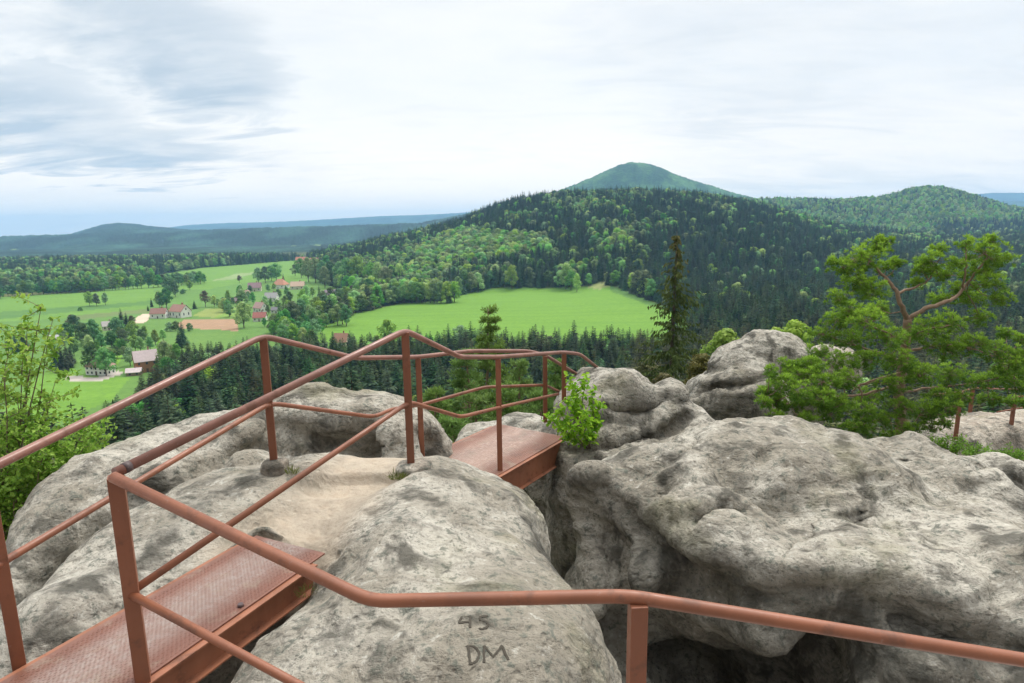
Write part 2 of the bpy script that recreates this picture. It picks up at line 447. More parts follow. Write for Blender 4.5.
def rock(name, label, blobs, mat, h=0.04, zmin=-6.0, k=0.18, seed=1, amp=1.0, cuts=(), grooves=(), post=None, disp=(.06, .042, .02, .010)):
    """boulder: smooth union of egg-shaped masses, meshed, then weathered by noise"""
    B = []
    for b in blobs:
        u, v, d, rx, ry, rz = b[:6]; yaw = math.radians(b[6]) if len(b) > 6 else 0.0; down = b[7] if len(b) > 7 else 3.0
        c = at(u, v, d) - np.array([0, 0, rz]); B.append((c, (rx, ry, rz), yaw, down))
    lo = np.min([c - max(r) for c, r, *_ in B], 0) - .25; hi = np.max([c + np.array([max(r[:2])] * 2 + [r[2]]) for c, r, *_ in B], 0) + .3
    lo[2] = zmin
    nn = np.ceil((hi - lo) / h).astype(int) + 1
    gx, gy, gz = (lo[i] + np.arange(nn[i]) * h for i in range(3))
    G = np.stack(np.meshgrid(gx, gy, gz, indexing='ij'), -1)
    S = None
    Wp = 0.10 * np.stack([vnoise(G * 1.3, seed + 40 + i) for i in range(3)], -1) * amp
    G2 = G + Wp
    for c, (rx, ry, rz), yaw, down in B:
        q = G2 - c
        ca, sa = math.cos(yaw), math.sin(yaw)
        x = q[..., 0] * ca + q[..., 1] * sa; y = -q[..., 0] * sa + q[..., 1] * ca; z = q[..., 2]
        z = np.where(z < 0, z / down, z)
        pw = 2.4
        k0 = ((np.abs(x) / rx) ** pw + (np.abs(y) / ry) ** pw + (np.abs(z) / rz) ** pw) ** (1 / pw)
        s = (k0 - 1) * min(rx, ry, rz)
        if S is None: S = s
        else:
            hh = np.clip(.5 + .5 * (S - s) / k, 0, 1)
            S = S * (1 - hh) + s * hh - k * hh * (1 - hh)
    for cf in cuts:
        S = cf(S, G)
    for gp, gr, push in grooves:
        S = carve(S, G2, lo, h, gp, gr, push)
    S[:, :, 0] = np.maximum(S[:, :, 0], 0.01)
    for ax in (0, 1):
        for e in (0, -1):
            sl = [slice(None)] * 3; sl[ax] = e; S[tuple(sl)] = np.maximum(S[tuple(sl)], .01)
    V, Fq = surface_nets(S, lo, h)
    # normals
    def normals(V):
        a, b_, c_, d_ = (V[Fq[:, i]] for i in range(4))
        fn = np.cross(c_ - a, d_ - b_); vn = np.zeros_like(V)
        for i in range(4): np.add.at(vn, Fq[:, i], fn)
        return vn / np.maximum(np.linalg.norm(vn, axis=1, keepdims=True), 1e-9)
    vn = normals(V)
    st = np.array([1, 1, 1.7])
    d0 = (1 - 2 * np.abs(fbm(V * 1.15, 3, seed + 3)))            # rounded swellings and clefts
    d1 = fbm(V * 2.6 * st, 3, seed + 5); d2 = 1 - 2 * np.abs(vnoise(V * 6.0 * st, seed + 8)); d3 = fbm(V * 13.0 * st, 3, seed + 9)
    lay = vnoise(np.stack([V[:, 0] * .5, V[:, 1] * .5, V[:, 2] * 5 + .6 * vnoise(V * 1.1, seed + 21)], 1), seed + 20)
    disp_v = (disp[0] * d0 + disp[1] * d1 + disp[2] * d2 + disp[3] * d3 + .022 * lay * (1 - np.abs(vn[:, 2]))) * amp
    wear = np.zeros(len(V)); crust_shade = np.zeros(len(V))
    if post: disp_v, wear, crust_shade = post(V, vn, disp_v)
    V = V + vn * disp_v[:, None]
    me = mesh_np(name, V, Fq, True, attrs=[('wear', 'POINT', 'FLOAT', wear), ('crust_shade', 'POINT', 'FLOAT', crust_shade)])
    o = link(name, me, [mat]); tag(o, label, 'rock')
    return o, V, Fq
def rock_top(V, x, y):
    k = np.hypot(V[:, 0] - x, V[:, 1] - y) < .06; return V[k, 2].max() if k.any() else -2

M_rock = rock_material('sandstone'); M_rock_grey = rock_material('grey_sandstone', 0.9); M_rock_dark = rock_material('weathered_sandstone', 0.72)
M_rock_pale = rock_material('pale_sandstone', 1.12, .02)

# the near footbridge (chequer plate): corners measured in plan
PZ = -1.79
pfl, pfr = atz(222, 536, PZ), atz(325, 553, PZ)
pnr = atz(141, 681, PZ); pnl = atz(25, 668, PZ)
pdir = (pfr - pnr); pdir /= np.linalg.norm(pdir)
pside = np.array([pdir[1], -pdir[0], 0])            # to the right of the walking direction
PW = abs((pnl - pnr) @ pside); PL0, PL1 = -1.1, np.linalg.norm(pfr - pnr)
def plate_xy(P):
    q = P - pnr; return q @ pdir, -(q @ pside)      # along, across (0 right .. PW left)
def cut_plate(S, G):
    a, b = plate_xy(G)
    z = G[..., 2] - (PZ - .30)
    box = np.maximum(np.maximum(PL0 - .3 - a, a - (PL1 - .24)), np.maximum(-.15 - b, b - np.where(a > PL1 - .75, PW * .35, PW + .03)))
    box = np.maximum(box, -z)
    edge = np.maximum(np.maximum(a - PL1 - .06, PL1 - .8 - a), np.maximum(-.10 - b, b - PW - .02)); edge = np.maximum(edge, -(G[..., 2] - (PZ - .035)))
    return np.maximum(S, -np.minimum(box, edge))

path_pts = np.array([at(275, 535, 3.3), at(330, 505, 3.75), at(370, 480, 4.3), at(420, 458, 5.0)])[:, :2]
def seg_dist(P, pts):
    r = np.full(len(P), 1e9)
    for a, b in zip(pts[:-1], pts[1:]):
        t = np.clip(((P - a) @ (b - a)) / ((b - a) @ (b - a)), 0, 1)
        r = np.minimum(r, np.linalg.norm(P - (a + t[:, None] * (b - a)), axis=1))
    return r
def post_r1(V, vn, dv):
    d = seg_dist(V[:, :2], path_pts) + .10 * fbm(V * 2.2, 3, 77)
    top = smoothstep(.3, .7, vn[:, 2])
    w = smoothstep(.52, .16, d) * top
    dv = dv * (1 - .55 * w) - .05 * w
    # the step worn into the stone in front of the right hand post
    p = np.array([at(350, 492, 3.95), at(330, 485, 4.0)])
    q = V - p[0]; e = ((q[:, 0] / .42) ** 2 + ((q[:, 1] - .05) / .16) ** 2)
    dv = dv - .07 * smoothstep(1.1, .5, e) * top
    return dv, w, crust_of(V, vn, 3)
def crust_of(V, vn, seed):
    """dark blotches from noise, heavier on steep faces"""
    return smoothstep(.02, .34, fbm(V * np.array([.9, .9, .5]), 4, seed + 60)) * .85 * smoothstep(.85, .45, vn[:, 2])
def post_std(seed):
    return lambda V, vn, dv: (dv, np.zeros(len(V)), crust_of(V, vn, seed))

R1, R1V, R1F = rock('sandstone_boulder', 'pale trodden boulder carrying both footbridge ends, with letters carved near the bottom', [
    (425, 496, 3.75, .84, 1.1, .8), (345, 478, 4.1, .95, .75, .6), (422, 482, 4.65, .50, .55, .55),
    (185, 520, 3.55, .62, .6, .6, 20), (92, 585, 2.95, .40, .55, .8, 10), (55, 650, 2.6, .25, .4, .8),
    (462, 575, 2.85, .72, .8, .9), (380, 640, 2.45, .85, .75, .8), (515, 640, 2.5, .54, .7, .9), (250, 500, 3.9, .7, .5, .5)],
    M_rock, h=.026, zmin=-4.2, k=.26, seed=2, cuts=(cut_plate,), post=post_r1, disp=(.035, .03, .015, .008))
R2, R2V, _ = rock('sandstone_outcrop', 'long pale outcrop behind the posts, sloping down to the leafy bush', [
    (338, 398, 6.1, .88, .62, .55, 0, 4), (398, 412, 5.9, .36, .5, .55, 0, 4), (262, 415, 5.75, .65, .6, .6),
    (190, 432, 5.4, .65, .62, .7), (120, 455, 5.0, .60, .7, .8), (75, 500, 4.4, .48, .7, .9), (150, 500, 4.4, .5, .4, .6),
    (225, 465, 4.75, .65, .42, .5), (42, 570, 3.8, .34, .55, .9), (20, 620, 3.4, .25, .45, .9)],
    M_rock, h=.035, zmin=-5.0, k=.2, seed=11, post=post_std(11), grooves=(
        ([(25, 610), (70, 560), (130, 515), (200, 478)], .20, .05), ([(200, 474), (262, 452), (330, 450), (440, 450)], .16, .06), ([(278, 428), (300, 436), (328, 440)], .11, .02), ([(340, 440), (380, 425), (415, 405)], .09, .02),
        ([(60, 520), (90, 500), (105, 470), (130, 455)], .07, .0), ([(150, 470), (180, 450), (215, 440)], .06, .0)))
# cleft side of the big boulder: shade painted in with its black crust, ragged edge
cleft_shade_pts = np.array([at(590, 520, 5.0), at(628, 560, 4.7), at(665, 590, 4.5), at(720, 628, 4.1), at(800, 645, 3.9), at(900, 655, 3.8)])
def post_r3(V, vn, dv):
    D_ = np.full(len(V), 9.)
    for a, b in zip(cleft_shade_pts[:-1], cleft_shade_pts[1:]):
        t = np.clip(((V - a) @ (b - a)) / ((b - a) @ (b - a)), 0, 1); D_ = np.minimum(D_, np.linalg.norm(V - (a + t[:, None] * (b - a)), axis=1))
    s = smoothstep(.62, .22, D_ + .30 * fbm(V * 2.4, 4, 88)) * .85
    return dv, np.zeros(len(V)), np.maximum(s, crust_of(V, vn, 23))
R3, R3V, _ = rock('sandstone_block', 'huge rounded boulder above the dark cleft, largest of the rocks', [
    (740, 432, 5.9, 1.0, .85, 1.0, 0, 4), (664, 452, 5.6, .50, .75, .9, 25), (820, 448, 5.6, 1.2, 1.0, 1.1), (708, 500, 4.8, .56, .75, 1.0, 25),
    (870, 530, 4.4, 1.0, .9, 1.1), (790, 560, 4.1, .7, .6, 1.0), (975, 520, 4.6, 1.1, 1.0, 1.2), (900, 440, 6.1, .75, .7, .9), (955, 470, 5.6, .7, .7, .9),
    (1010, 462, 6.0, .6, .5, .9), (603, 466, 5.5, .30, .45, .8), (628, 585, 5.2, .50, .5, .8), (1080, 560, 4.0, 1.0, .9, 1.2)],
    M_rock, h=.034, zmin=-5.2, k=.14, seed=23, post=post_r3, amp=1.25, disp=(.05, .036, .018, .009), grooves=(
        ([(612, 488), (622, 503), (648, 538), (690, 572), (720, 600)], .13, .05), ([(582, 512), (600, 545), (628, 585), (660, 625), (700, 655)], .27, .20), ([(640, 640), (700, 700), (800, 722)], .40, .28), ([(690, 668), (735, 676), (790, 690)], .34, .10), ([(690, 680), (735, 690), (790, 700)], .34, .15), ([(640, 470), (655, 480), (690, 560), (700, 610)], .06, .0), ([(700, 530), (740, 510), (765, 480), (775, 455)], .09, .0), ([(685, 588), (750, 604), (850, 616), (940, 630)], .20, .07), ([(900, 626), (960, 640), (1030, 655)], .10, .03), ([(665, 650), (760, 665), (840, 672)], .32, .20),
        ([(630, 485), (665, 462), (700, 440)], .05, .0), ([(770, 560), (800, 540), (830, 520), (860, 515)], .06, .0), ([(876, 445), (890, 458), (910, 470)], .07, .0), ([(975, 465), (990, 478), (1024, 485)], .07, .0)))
R4, R4V, _ = rock('sandstone_crag', 'knobbly grey crag where the farther footbridge ends behind the bright sapling', [
    (618, 372, 7.3, .48, .5, .42, 0, 2), (600, 388, 7.1, .45, .45, .45, 0, 2), (668, 383, 7.3, .23, .3, .24, 0, 2), (655, 405, 7.1, .75, .6, .6), (560, 428, 7.5, .5, .5, .4), (520, 418, 7.8, .45, .5, .4), (490, 424, 7.7, .4, .45, .4), (600, 420, 6.9, .6, .5, .8), (628, 432, 6.6, .8, .5, .5)],
    M_rock_grey, h=.035, zmin=-5.6, k=.09, seed=31, post=post_std(31), grooves=(([(590, 405), (620, 412), (650, 408), (668, 398)], .06, .0), ([(575, 452), (610, 450), (650, 440), (690, 420)], .10, .03), ([(648, 372), (655, 385), (668, 395)], .05, .0)))
R5, R5V, _ = rock('sandstone_crag', 'grey humped crag beside the pine, under the ragged old spruce', [
    (770, 336, 13.4, .84, .8, .62, 0, 3), (738, 349, 13.2, .52, .65, .5, 0, 3), (798, 350, 13.2, .42, .7, .5), (740, 372, 12.5, .9, .7, .8), (712, 378, 13.3, .5, .7, .9)],
    M_rock_grey, h=.055, zmin=-8, k=.2, seed=41, post=post_std(41), amp=1.3, grooves=(([(700, 395), (735, 385), (765, 380), (790, 372)], .14, .02),))
R6, R6V, _ = rock('sandstone_boulder', 'small pinkish boulder top peeping out at the pine branch tips', [
    (828, 346, 16, .40, .5, .4, 0, 1.6), (842, 349, 16.2, .35, .5, .4, 0, 1.6)], M_rock_pale, h=.06, zmin=-6, k=.1, seed=51)
R7, R7V, _ = rock('sandstone_ledge', 'flat pale ledge under the pine carrying the small far railing', [
    (1000, 418, 13.6, 1.9, .9, .55, 8), (1075, 418, 13.8, 1.7, 1.2, .6), (955, 430, 13.0, .5, .6, .6)], M_rock_pale, h=.06, zmin=-9, k=.2, seed=61, amp=.8, post=post_std(61))

# carved letters: narrow dark ribbons laid on the stone in place of cut grooves
bvh1 = BVHTree.FromPolygons([Vector(p) for p in R1V], [tuple(int(i) for i in q) for q in R1F])
def on_rock(u, v):
    d = Vector(ray(u, v)).normalized()
    hit = bvh1.ray_cast(Vector((0, 0, 0)), d); return hit[0], hit[1]
M_ribbon = simple('dark_ribbon', (0.058, 0.050, 0.038), .95, .35, 40)
def strokes(name, lines, w=.0052):
    mb = MB()
    for ln in lines:
        pts = []
        for (u0, v0), (u1, v1) in zip(ln[:-1], ln[1:]):
            for k_ in range(7):
                t = k_ / 6; pts.append(on_rock(u0 + (u1 - u0) * t + random.uniform(-.25, .25), v0 + (v1 - v0) * t + random.uniform(-.25, .25)))
        pts = [(p, nn_) for p, nn_ in pts if p is not None]
        for (p, n0), (q, n1) in zip(pts[:-1], pts[1:]):
            t = q - p
            if t.length < 1e-5: continue
            s = t.normalized().cross(n0); s.normalize()
            ww = w * random.uniform(.7, 1.15)
            a, b_, c_, d_ = p + s * ww, p - s * ww, q - s * ww, q + s * ww
            up0 = n0 * .003; up1 = n1 * .003
            mb.add([a + up0, b_ + up0, c_ + up1, d_ + up1, a - n0 * .01, b_ - n0 * .01, c_ - n1 * .01, d_ - n1 * .01],
                   [(0, 1, 2, 3), (0, 4, 5, 1), (1, 5, 6, 2), (2, 6, 7, 3), (3, 7, 4, 0)])
    return mb.build(name, M_ribbon, R1)
def arc(cx, cy, rx, ry, a0, a1, n_=8):
    return [(cx + rx * math.cos(math.radians(a0 + (a1 - a0) * i / n_)), cy + ry * math.sin(math.radians(a0 + (a1 - a0) * i / n_))) for i in range(n_ + 1)]
for ch_ in ([
    [(462, 617), (459, 623), (470, 622)], [(470, 616), (470, 628)]], [
    [(488, 616), (480, 617), (480, 621)], arc(482, 625, 6, 4.2, -80, 120)], [
    [(468, 646), (470, 664)], [(466, 647)] + arc(470, 655, 9, 9, -85, 85) + [(469, 664)]], [
    [(484, 663), (484, 646), (493, 657), (502, 646), (508, 660)]]):
    strokes('carved_letter', ch_)
# ------------------------------------------------------------------ footbridges
def footbridge(name, label, o, along, across, L0, L1, W, z0, z1, drop, pitch=.03, plate=None):
    """chequer plate deck on two side channels. o: right hand corner at along=0; across points left"""
    along = np.array(along); across = np.array(across)
    def P(a, b, dz=0.0):
        t = (a - L0) / (L1 - L0); q = o + along * a + across * b; return np.array([q[0], q[1], z0 + (z1 - z0) * t + dz])
    root = empty(name, P((L0 + L1) / 2, W / 2, -.01)); tag(root, label, 'footbridge')
    na, nb = int((L1 - L0) / .06), int(W / .06)
    V = []; Fq = []; rub = []
    A = np.linspace(L0, L1, na + 1); Bb = np.linspace(0, W, nb + 1)
    def rubf(a, b):
        c = b / W; return float(np.clip(1.15 - ((c - .52) / .33) ** 2, 0, 1))
    for i in A:
        for j in Bb:
            V.append(P(i, j)); rub.append(rubf(i, j))
    for i in range(na):
        for j in range(nb):
            k = i * (nb + 1) + j; Fq.append((k, k + nb + 1, k + nb + 2, k + 1))
    b0 = len(V)                                       # underside and rim
    rim = [P(L0, 0, -.008), P(L1, 0, -.008), P(L1, W, -.008), P(L0, W, -.008)]
    V += rim; rub += [0] * 4
    c = [0, na * (nb + 1), na * (nb + 1) + nb, nb]
    for q in range(4):
        Fq.append((c[q], b0 + q, b0 + (q + 1) % 4, c[(q + 1) % 4]))
    Fq.append((b0, b0 + 3, b0 + 2, b0 + 1))
    # raised lozenges, turned alternately
    pitch = .022
    ia = np.arange(L0 + .02, L1 - .02, pitch); jb = np.arange(.018, W - .018, pitch * .62)
    for ii, a in enumerate(ia):
        for jj, b in enumerate(jb):
            aa = a + (pitch * .5 if jj % 2 else 0)
            if aa > L1 - .015: continue
            s = 1 if jj % 2 else -1
            la, lb = .0088, .0032
            d1 = (along * .94 + across * .34 * s); d2 = (across * .94 - along * .34 * s)
            k = len(V); cc = P(aa, b)
            zz_ = np.array([0, 0, .0022])
            V += [cc - d1 * la, cc - d2 * lb, cc + d1 * la, cc + d2 * lb, cc - d1 * la * .55 + zz_, cc - d2 * lb * .45 + zz_, cc + d1 * la * .55 + zz_, cc + d2 * lb * .45 + zz_]
            r_ = min(1, rubf(aa, b) * 1.3 + .08); rub += [rubf(aa, b) * .5] * 4 + [r_] * 4
            Fq += [(k + 4, k + 5, k + 6, k + 7)] + [(k + q, k + (q + 1) % 4, k + 4 + (q + 1) % 4, k + 4 + q) for q in range(4)]
    # across points left of along, so upward faces run along x across
    me = mesh_np('deck_plate', V, Fq, False, attrs=[('rub', 'POINT', 'FLOAT', rub)])
    link('deck_plate', me, [plate or M_plate], root)
    up = np.array([0, 0, 1.0])
    for b, s in ((.012, 1), (W - .012, -1)):
        mb = MB(); Lb0, Lb1 = L0 + .02, L1 - .10
        m0, m1 = P(Lb0, b, -.0085 - drop / 2), P(Lb1, b, -.0085 - drop / 2); c_ = (m0 + m1) / 2; ax = (m1 - m0) / 2
        mb.box(c_, ax, across * .005, up * drop / 2)
        for zf in (-.009 - .004, -.009 - drop + .004):   # channel flanges, turned outward at the bottom
            o_ = .0 if zf > -.05 else -.03 * s
            mb.box((P(Lb0, b + o_ * 0 - s * .022, zf) + P(Lb1, b - s * .022, zf)) / 2, ax * .999, across * .026, up * .004)
        mb.build('side_beam', M_beam, root)
    mb = MB()
    return root, P

# near one
B1, B1P = footbridge('footbridge', 'near footbridge of worn chequer plate in the bottom left corner', pnr, pdir, -pside, PL0, PL1, PW, PZ, PZ, .15)
mb = MB(); c0 = B1P(PL1 - .56, .035, .004)
mb.tube([c0 - np.array([0, 0, .006]), c0 + np.array([0, 0, .010])], [.016, .013], 10); mb.build('bolt', M_weld, B1)

# far one
DZ = -2.27
q0, q1 = atz(500, 474, DZ), atz(566, 436, DZ - .02)
fdir = (q1 - q0); FL = np.linalg.norm(fdir[:2]); fdir = np.array([fdir[0], fdir[1], 0]) / FL
fside = np.array([fdir[1], -fdir[0], 0])
B2, B2P = footbridge('footbridge', 'farther rust brown footbridge spanning the cleft towards the bright sapling', q0, fdir, -fside, -1.05, FL - .02, .90, DZ + .02, DZ - .02, .26, plate=M_plate_worn)

# ------------------------------------------------------------------ railings
RT, RM, HP = .0205, .0165, .0245
def post(root, top, zb, w=HP, ang=0.0, extra=None, mat=None):
    mb = MB(); top = np.array(top); L = (top[2] - zb) / 2
    ca, sa = math.cos(ang), math.sin(ang)
    mb.box((top[0], top[1], zb + L), (w * ca, w * sa, 0), (-w * sa, w * ca, 0), (0, 0, L), .004)
    return mb.build('post', mat or M_post, root)
def rail(root, name, pts, r, mat=None, rad=.10):
    return MB().tube(fillet(pts, rad), r, 14).build(name, mat or M_rail, root)
V3 = lambda p: Vector(tuple(p))
def drop_to(top, z): q = np.array(top, float).copy(); q[2] = z; return q
ANG1 = math.atan2(pside[1], pside[0])
ANG2 = math.atan2(fside[1], fside[0])

# left hand railing
P0x = at(3, 560, 2.36); P2 = at(263, 336, 4.1); P2b = at(418, 357, 5.6); P6 = at(545, 355, 7.0)
LR = empty('pipe_railing', (P2[0], P2[1], -1.7)); tag(LR, 'left hand pipe railing of the walkway, starting on the left edge by the leafy bush', 'railing')
P0 = np.array([P0x[0] - .01, P0x[1], -.93])
e0 = P0 + (P0 - P2) * .9
rend = at(593, 384, 7.9)
B_l1 = at(355, 358, 4.95)
rail(LR, 'top_rail', [e0, P0, P2 + [0, 0, .0], B_l1, P2b, at(470, 351, 6.2), at(528, 351, 6.9), P6, rend], RT, M_railworn)
P2m = at(270, 403, 4.1); P0m = at(3, 562, 2.36)
rail(LR, 'mid_rail', [P0m + (P0m - P2m) * .9, P0m, P2m, at(374, 417, 4.95), at(392, 409, 5.2), at(420, 405, 5.6), at(485, 387, 6.4), at(545, 385, 7.0), at(562, 393, 7.5)], RM)
for t_, zb, a_ in ((P0, -1.83, .72), (P2, -1.62, .30), (P2b, -2.18, .1), (P6, -2.25, .05)):
    pp = post(LR, np.array(t_) - [0, 0, .012], zb, ang=a_)
    if t_ is P2:
        footing_post = pp
# right hand railing with the turn towards the viewer
P1 = at(115, 473, 2.25); P3 = at(405, 331, 4.1); P4 = at(498, 358, 5.6); P7 = at(564, 353, 7.0); P5 = at(638, 600, 1.74)
RR = empty('pipe_railing', (P3[0], P3[1], -1.72)); tag(RR, 'right hand pipe railing that turns across the near edge of the picture', 'railing')
rail(RR, 'top_rail', [P1, P3 + [0, 0, .004], at(460, 357, 5.0), P4 + [0, 0, .01], P7 + [0, 0, .01], at(580, 354, 7.25), at(608, 376, 7.9)], RT, M_railworn)
rail(RR, 'top_rail', [P1 + np.array([.012, -.03, -.004]), at(370, 601, 1.80), at(628, 596, 1.75), at(1024, 660, 1.70), at(1250, 700, 1.66)], RT + .001, M_rail, .06)
P1m = at(131, 592, 2.25); P3m = at(409, 402, 4.1)
rail(RR, 'mid_rail', [P1m, P3m, at(461, 417, 5.0), at(501, 407, 5.6), at(558, 394, 6.95)], RM)
rail(RR, 'mid_rail', [P1m + [0, -.01, 0], at(300, 686, 2.0), at(420, 752, 1.8), at(650, 752, 1.72)], RM)
post(RR, P1 - [0, 0, .012], -1.98, .0275, .50)
pr3 = post(RR, P3 - [0, 0, .008], -1.72, .0255, .16)
post(RR, P4 - [0, 0, .008], DZ - .10, .0245, .05); post(RR, P7 - [0, 0, .008], DZ - .10, .0245, .05)
post(RR, at(602, 372, 7.7), -2.3, .025, ANG2)
post(RR, P5 - [0, 0, .01], -2.6, .0265, 0.05)
MB().tube([P1 + (P3 - P1) * .016, P1 + (P3 - P1) * .030], RT + .0015, 14).build('weld_collar', M_weld, RR)

# footings
def footing(name, c, r, hgt, seed, parent, mat):
    bm = bmesh.new(); bmesh.ops.create_icosphere(bm, subdivisions=4, radius=1)
    V = np.array([v.co[:] for v in bm.verts])
    pw = 5.0; nrm = (np.abs(V[:, 0]) ** pw + np.abs(V[:, 1]) ** pw + np.abs(V[:, 2]) ** pw) ** (1 / pw); V = V / nrm[:, None] * .95 + V * .05
    V = V * np.array([r, r * .9, hgt]) ; V = V * (1 + .16 * fbm(V * 11 + seed, 4, seed))[:, None]
    Fq = np.array([[v.index for v in f.verts] for f in bm.faces]); bm.free()
    me = mesh_np(name, V + np.array(c), Fq, True, attrs=[('wear', 'POINT', 'FLOAT', np.zeros(len(V))), ('crust_shade', 'POINT', 'FLOAT', smoothstep(0.0, .3, fbm(V * 14, 3, seed)) * .7)])
    return link(name, me, [mat], parent)
footing('footing', (P2[0] + .01, P2[1] - .01, rock_top(R1V, P2[0], P2[1]) + .0), .085, .075, 3, footing_post, M_footing)
footing('footing', (P3[0] + .02, P3[1] - .02, rock_top(R1V, P3[0], P3[1] - .04) - .022), .12, .05, 5, pr3, M_footing)

# far railing on the ledge
FR = empty('pipe_railing', at(985, 428, 13.4)); tag(FR, 'small far railing on the flat ledge under the pine', 'railing')
fa, fb, fc = at(961, 392, 12.6), at(973, 388, 14.2), at(1015, 397, 13.0)
fe = at(1075, 392, 13.4)
post(FR, fa, fa[2] - 1.05, .03); post(FR, fb, fb[2] - 1.0, .03); post(FR, fc, fc[2] - .72, .03)
rail(FR, 'top_rail', [fa, fb, at(1100, 392, 15.5)], .018); rail(FR, 'top_rail', [fa + [0, 0, .0], at(930, 395, 12.4)], .018)
rail(FR, 'top_rail', [fc, fe], .018)
rail(FR, 'mid_rail', [at(997, 412, 12.9), at(1015, 409, 13.0), at(1080, 398, 13.4)], .016)

ROCKV = [R1V, R2V, R3V, R4V, R5V, R6V, R7V]
# ------------------------------------------------------------------ terrain
# addressed by w (a bearing, as 512 + 630 * x / y) and y (metres away)
def ip(w, pairs):
    a = sorted(pairs.items()); return np.interp(w, [k for k, _ in a], [v for _, v in a])
H1C = {-400: -72, 300: -72, 330: -62, 360: -48, 400: -28, 440: -9, 470: 8, 495: 30, 520: 46, 560: 55, 600: 57, 640: 58, 700: 50, 740: 36, 790: 8, 850: -25, 950: -50, 1100: -60, 1600: -60}
H1F = {-400: 900, 330: 930, 380: 860, 430: 760, 470: 700, 560: 690, 640: 640, 700: 640, 800: 700, 1600: 800}
H2C = {-400: -60, 480: -55, 560: 40, 640: 66, 740: 78, 800: 77, 840: 74, 872: 77, 892: 88, 908: 106, 924: 113, 940: 110, 955: 98, 972: 82, 990: 62, 1010: 40, 1040: 25, 1100: 20, 1600: 10}
ROSE = {-400: -60, 420: 40, 480: 110, 540: 195, 565: 252, 580: 292, 597: 338, 610: 380, 621: 409, 631: 421, 641: 419, 653: 400, 670: 354, 690: 303, 712: 258, 735: 208, 760: 165, 800: 110, 860: 20, 1000: -60, 1600: -60}
ROSE = {k: v * .79 for k, v in ROSE.items()}
L1 = {-400: -62, -60: -62, 0: -58, 40: -38, 70: -6, 90: 40, 106: 72, 122: 84, 136: 76, 152: 54, 175: 36, 200: 14, 235: -22, 270: -42, 300: -42, 340: -34, 380: -26, 420: -14, 460: 8, 520: 30, 600: 30, 700: -60, 1600: -60}
L2 = {-400: -70, -40: -70, 15: -62, 45: -48, 75: -60, 100: -40, 150: 40, 190: 112, 220: 132, 260: 136, 300: 150, 340: 176, 380: 205, 410: 212, 440: 222, 470: 244, 520: 255, 600: 240, 700: 270, 735: 385, 770: 392, 800: 385, 850: 330, 900: 330, 940: 360, 965: 400, 990: 425, 1024: 420, 1100: 380, 1600: 300}
L3 = {-400: -50, 840: -50, 900: 120, 945: 190, 970: 212, 1000: 200, 1040: 186, 1100: 150, 1600: 100}
def zt(w, y):
    w = np.asarray(w, float); y = np.asarray(y, float); w, y = np.broadcast_arrays(w, y)
    x = (w - 512) / 630 * y
    und = fbm(np.stack([x / 210, y / 260, 0 * x], -1), 3, 301)
    b = -7 - 64 * smoothstep(9, 150, y) + 2.2 * und * smoothstep(120, 300, y)
    b = b + 28 * smoothstep(480, 1500, y) * smoothstep(640, 760, w)
    b = b + 16 * smoothstep(420, 780, y) * smoothstep(540, 640, w) * smoothstep(720, 640, w) * 0.5
    z = b
    def hill(z, prof, y0, yc, y1, keep=0.0):
        s = smoothstep(y0, yc, y) * (1 - (1 - keep) * smoothstep(yc + 30, y1, y))
        return np.maximum(z, b + (ip(w, prof) - b) * s)
    yf = ip(w, H1F)
    s = np.clip((y - yf) / (1320 - yf), 0, 1); s = s ** 1.15 * (1.6 - .6 * s); s = s * (1 - .85 * smoothstep(1360, 2000, y))
    z = np.maximum(z, b + (ip(w, H1C) - b) * np.minimum(s, 1))
    z = hill(z, H2C, 1450, 2300, 3000, .3)
    z = hill(z, ROSE, 2650, 3400, 4300)
    z = hill(z, {k: (v + 8) * .9 - 8 for k, v in L1.items()}, 2000, 4700, 6800, .1); z = hill(z, L3, 4500, 6500, 8000); z = hill(z, L2, 6500, 9800, 12500, .3)
    z = z + (3.5 * fbm(np.stack([x / 60, y / 60, 0 * x], -1), 2, 303)) * smoothstep(700, 1000, y) * (z > b + 2)
    return z

YS = np.concatenate([np.geomspace(40, 11500, 900)])
def ground_hit(u, v):
    q = ray(u, v); w = 512 + 630 * q[0] / q[1]
    z = zt(np.full(len(YS), w), YS); d = z - q[2] / q[1] * YS
    i = np.argmax(d > 0)
    if not (d > 0).any(): i = len(YS) - 1
    if i == 0: y = YS[0]
    else:
        t = d[i - 1] / (d[i - 1] - d[i]); y = YS[i - 1] + (YS[i] - YS[i - 1]) * t
    return np.array([q[0] * y, y, float(zt(w, y))])

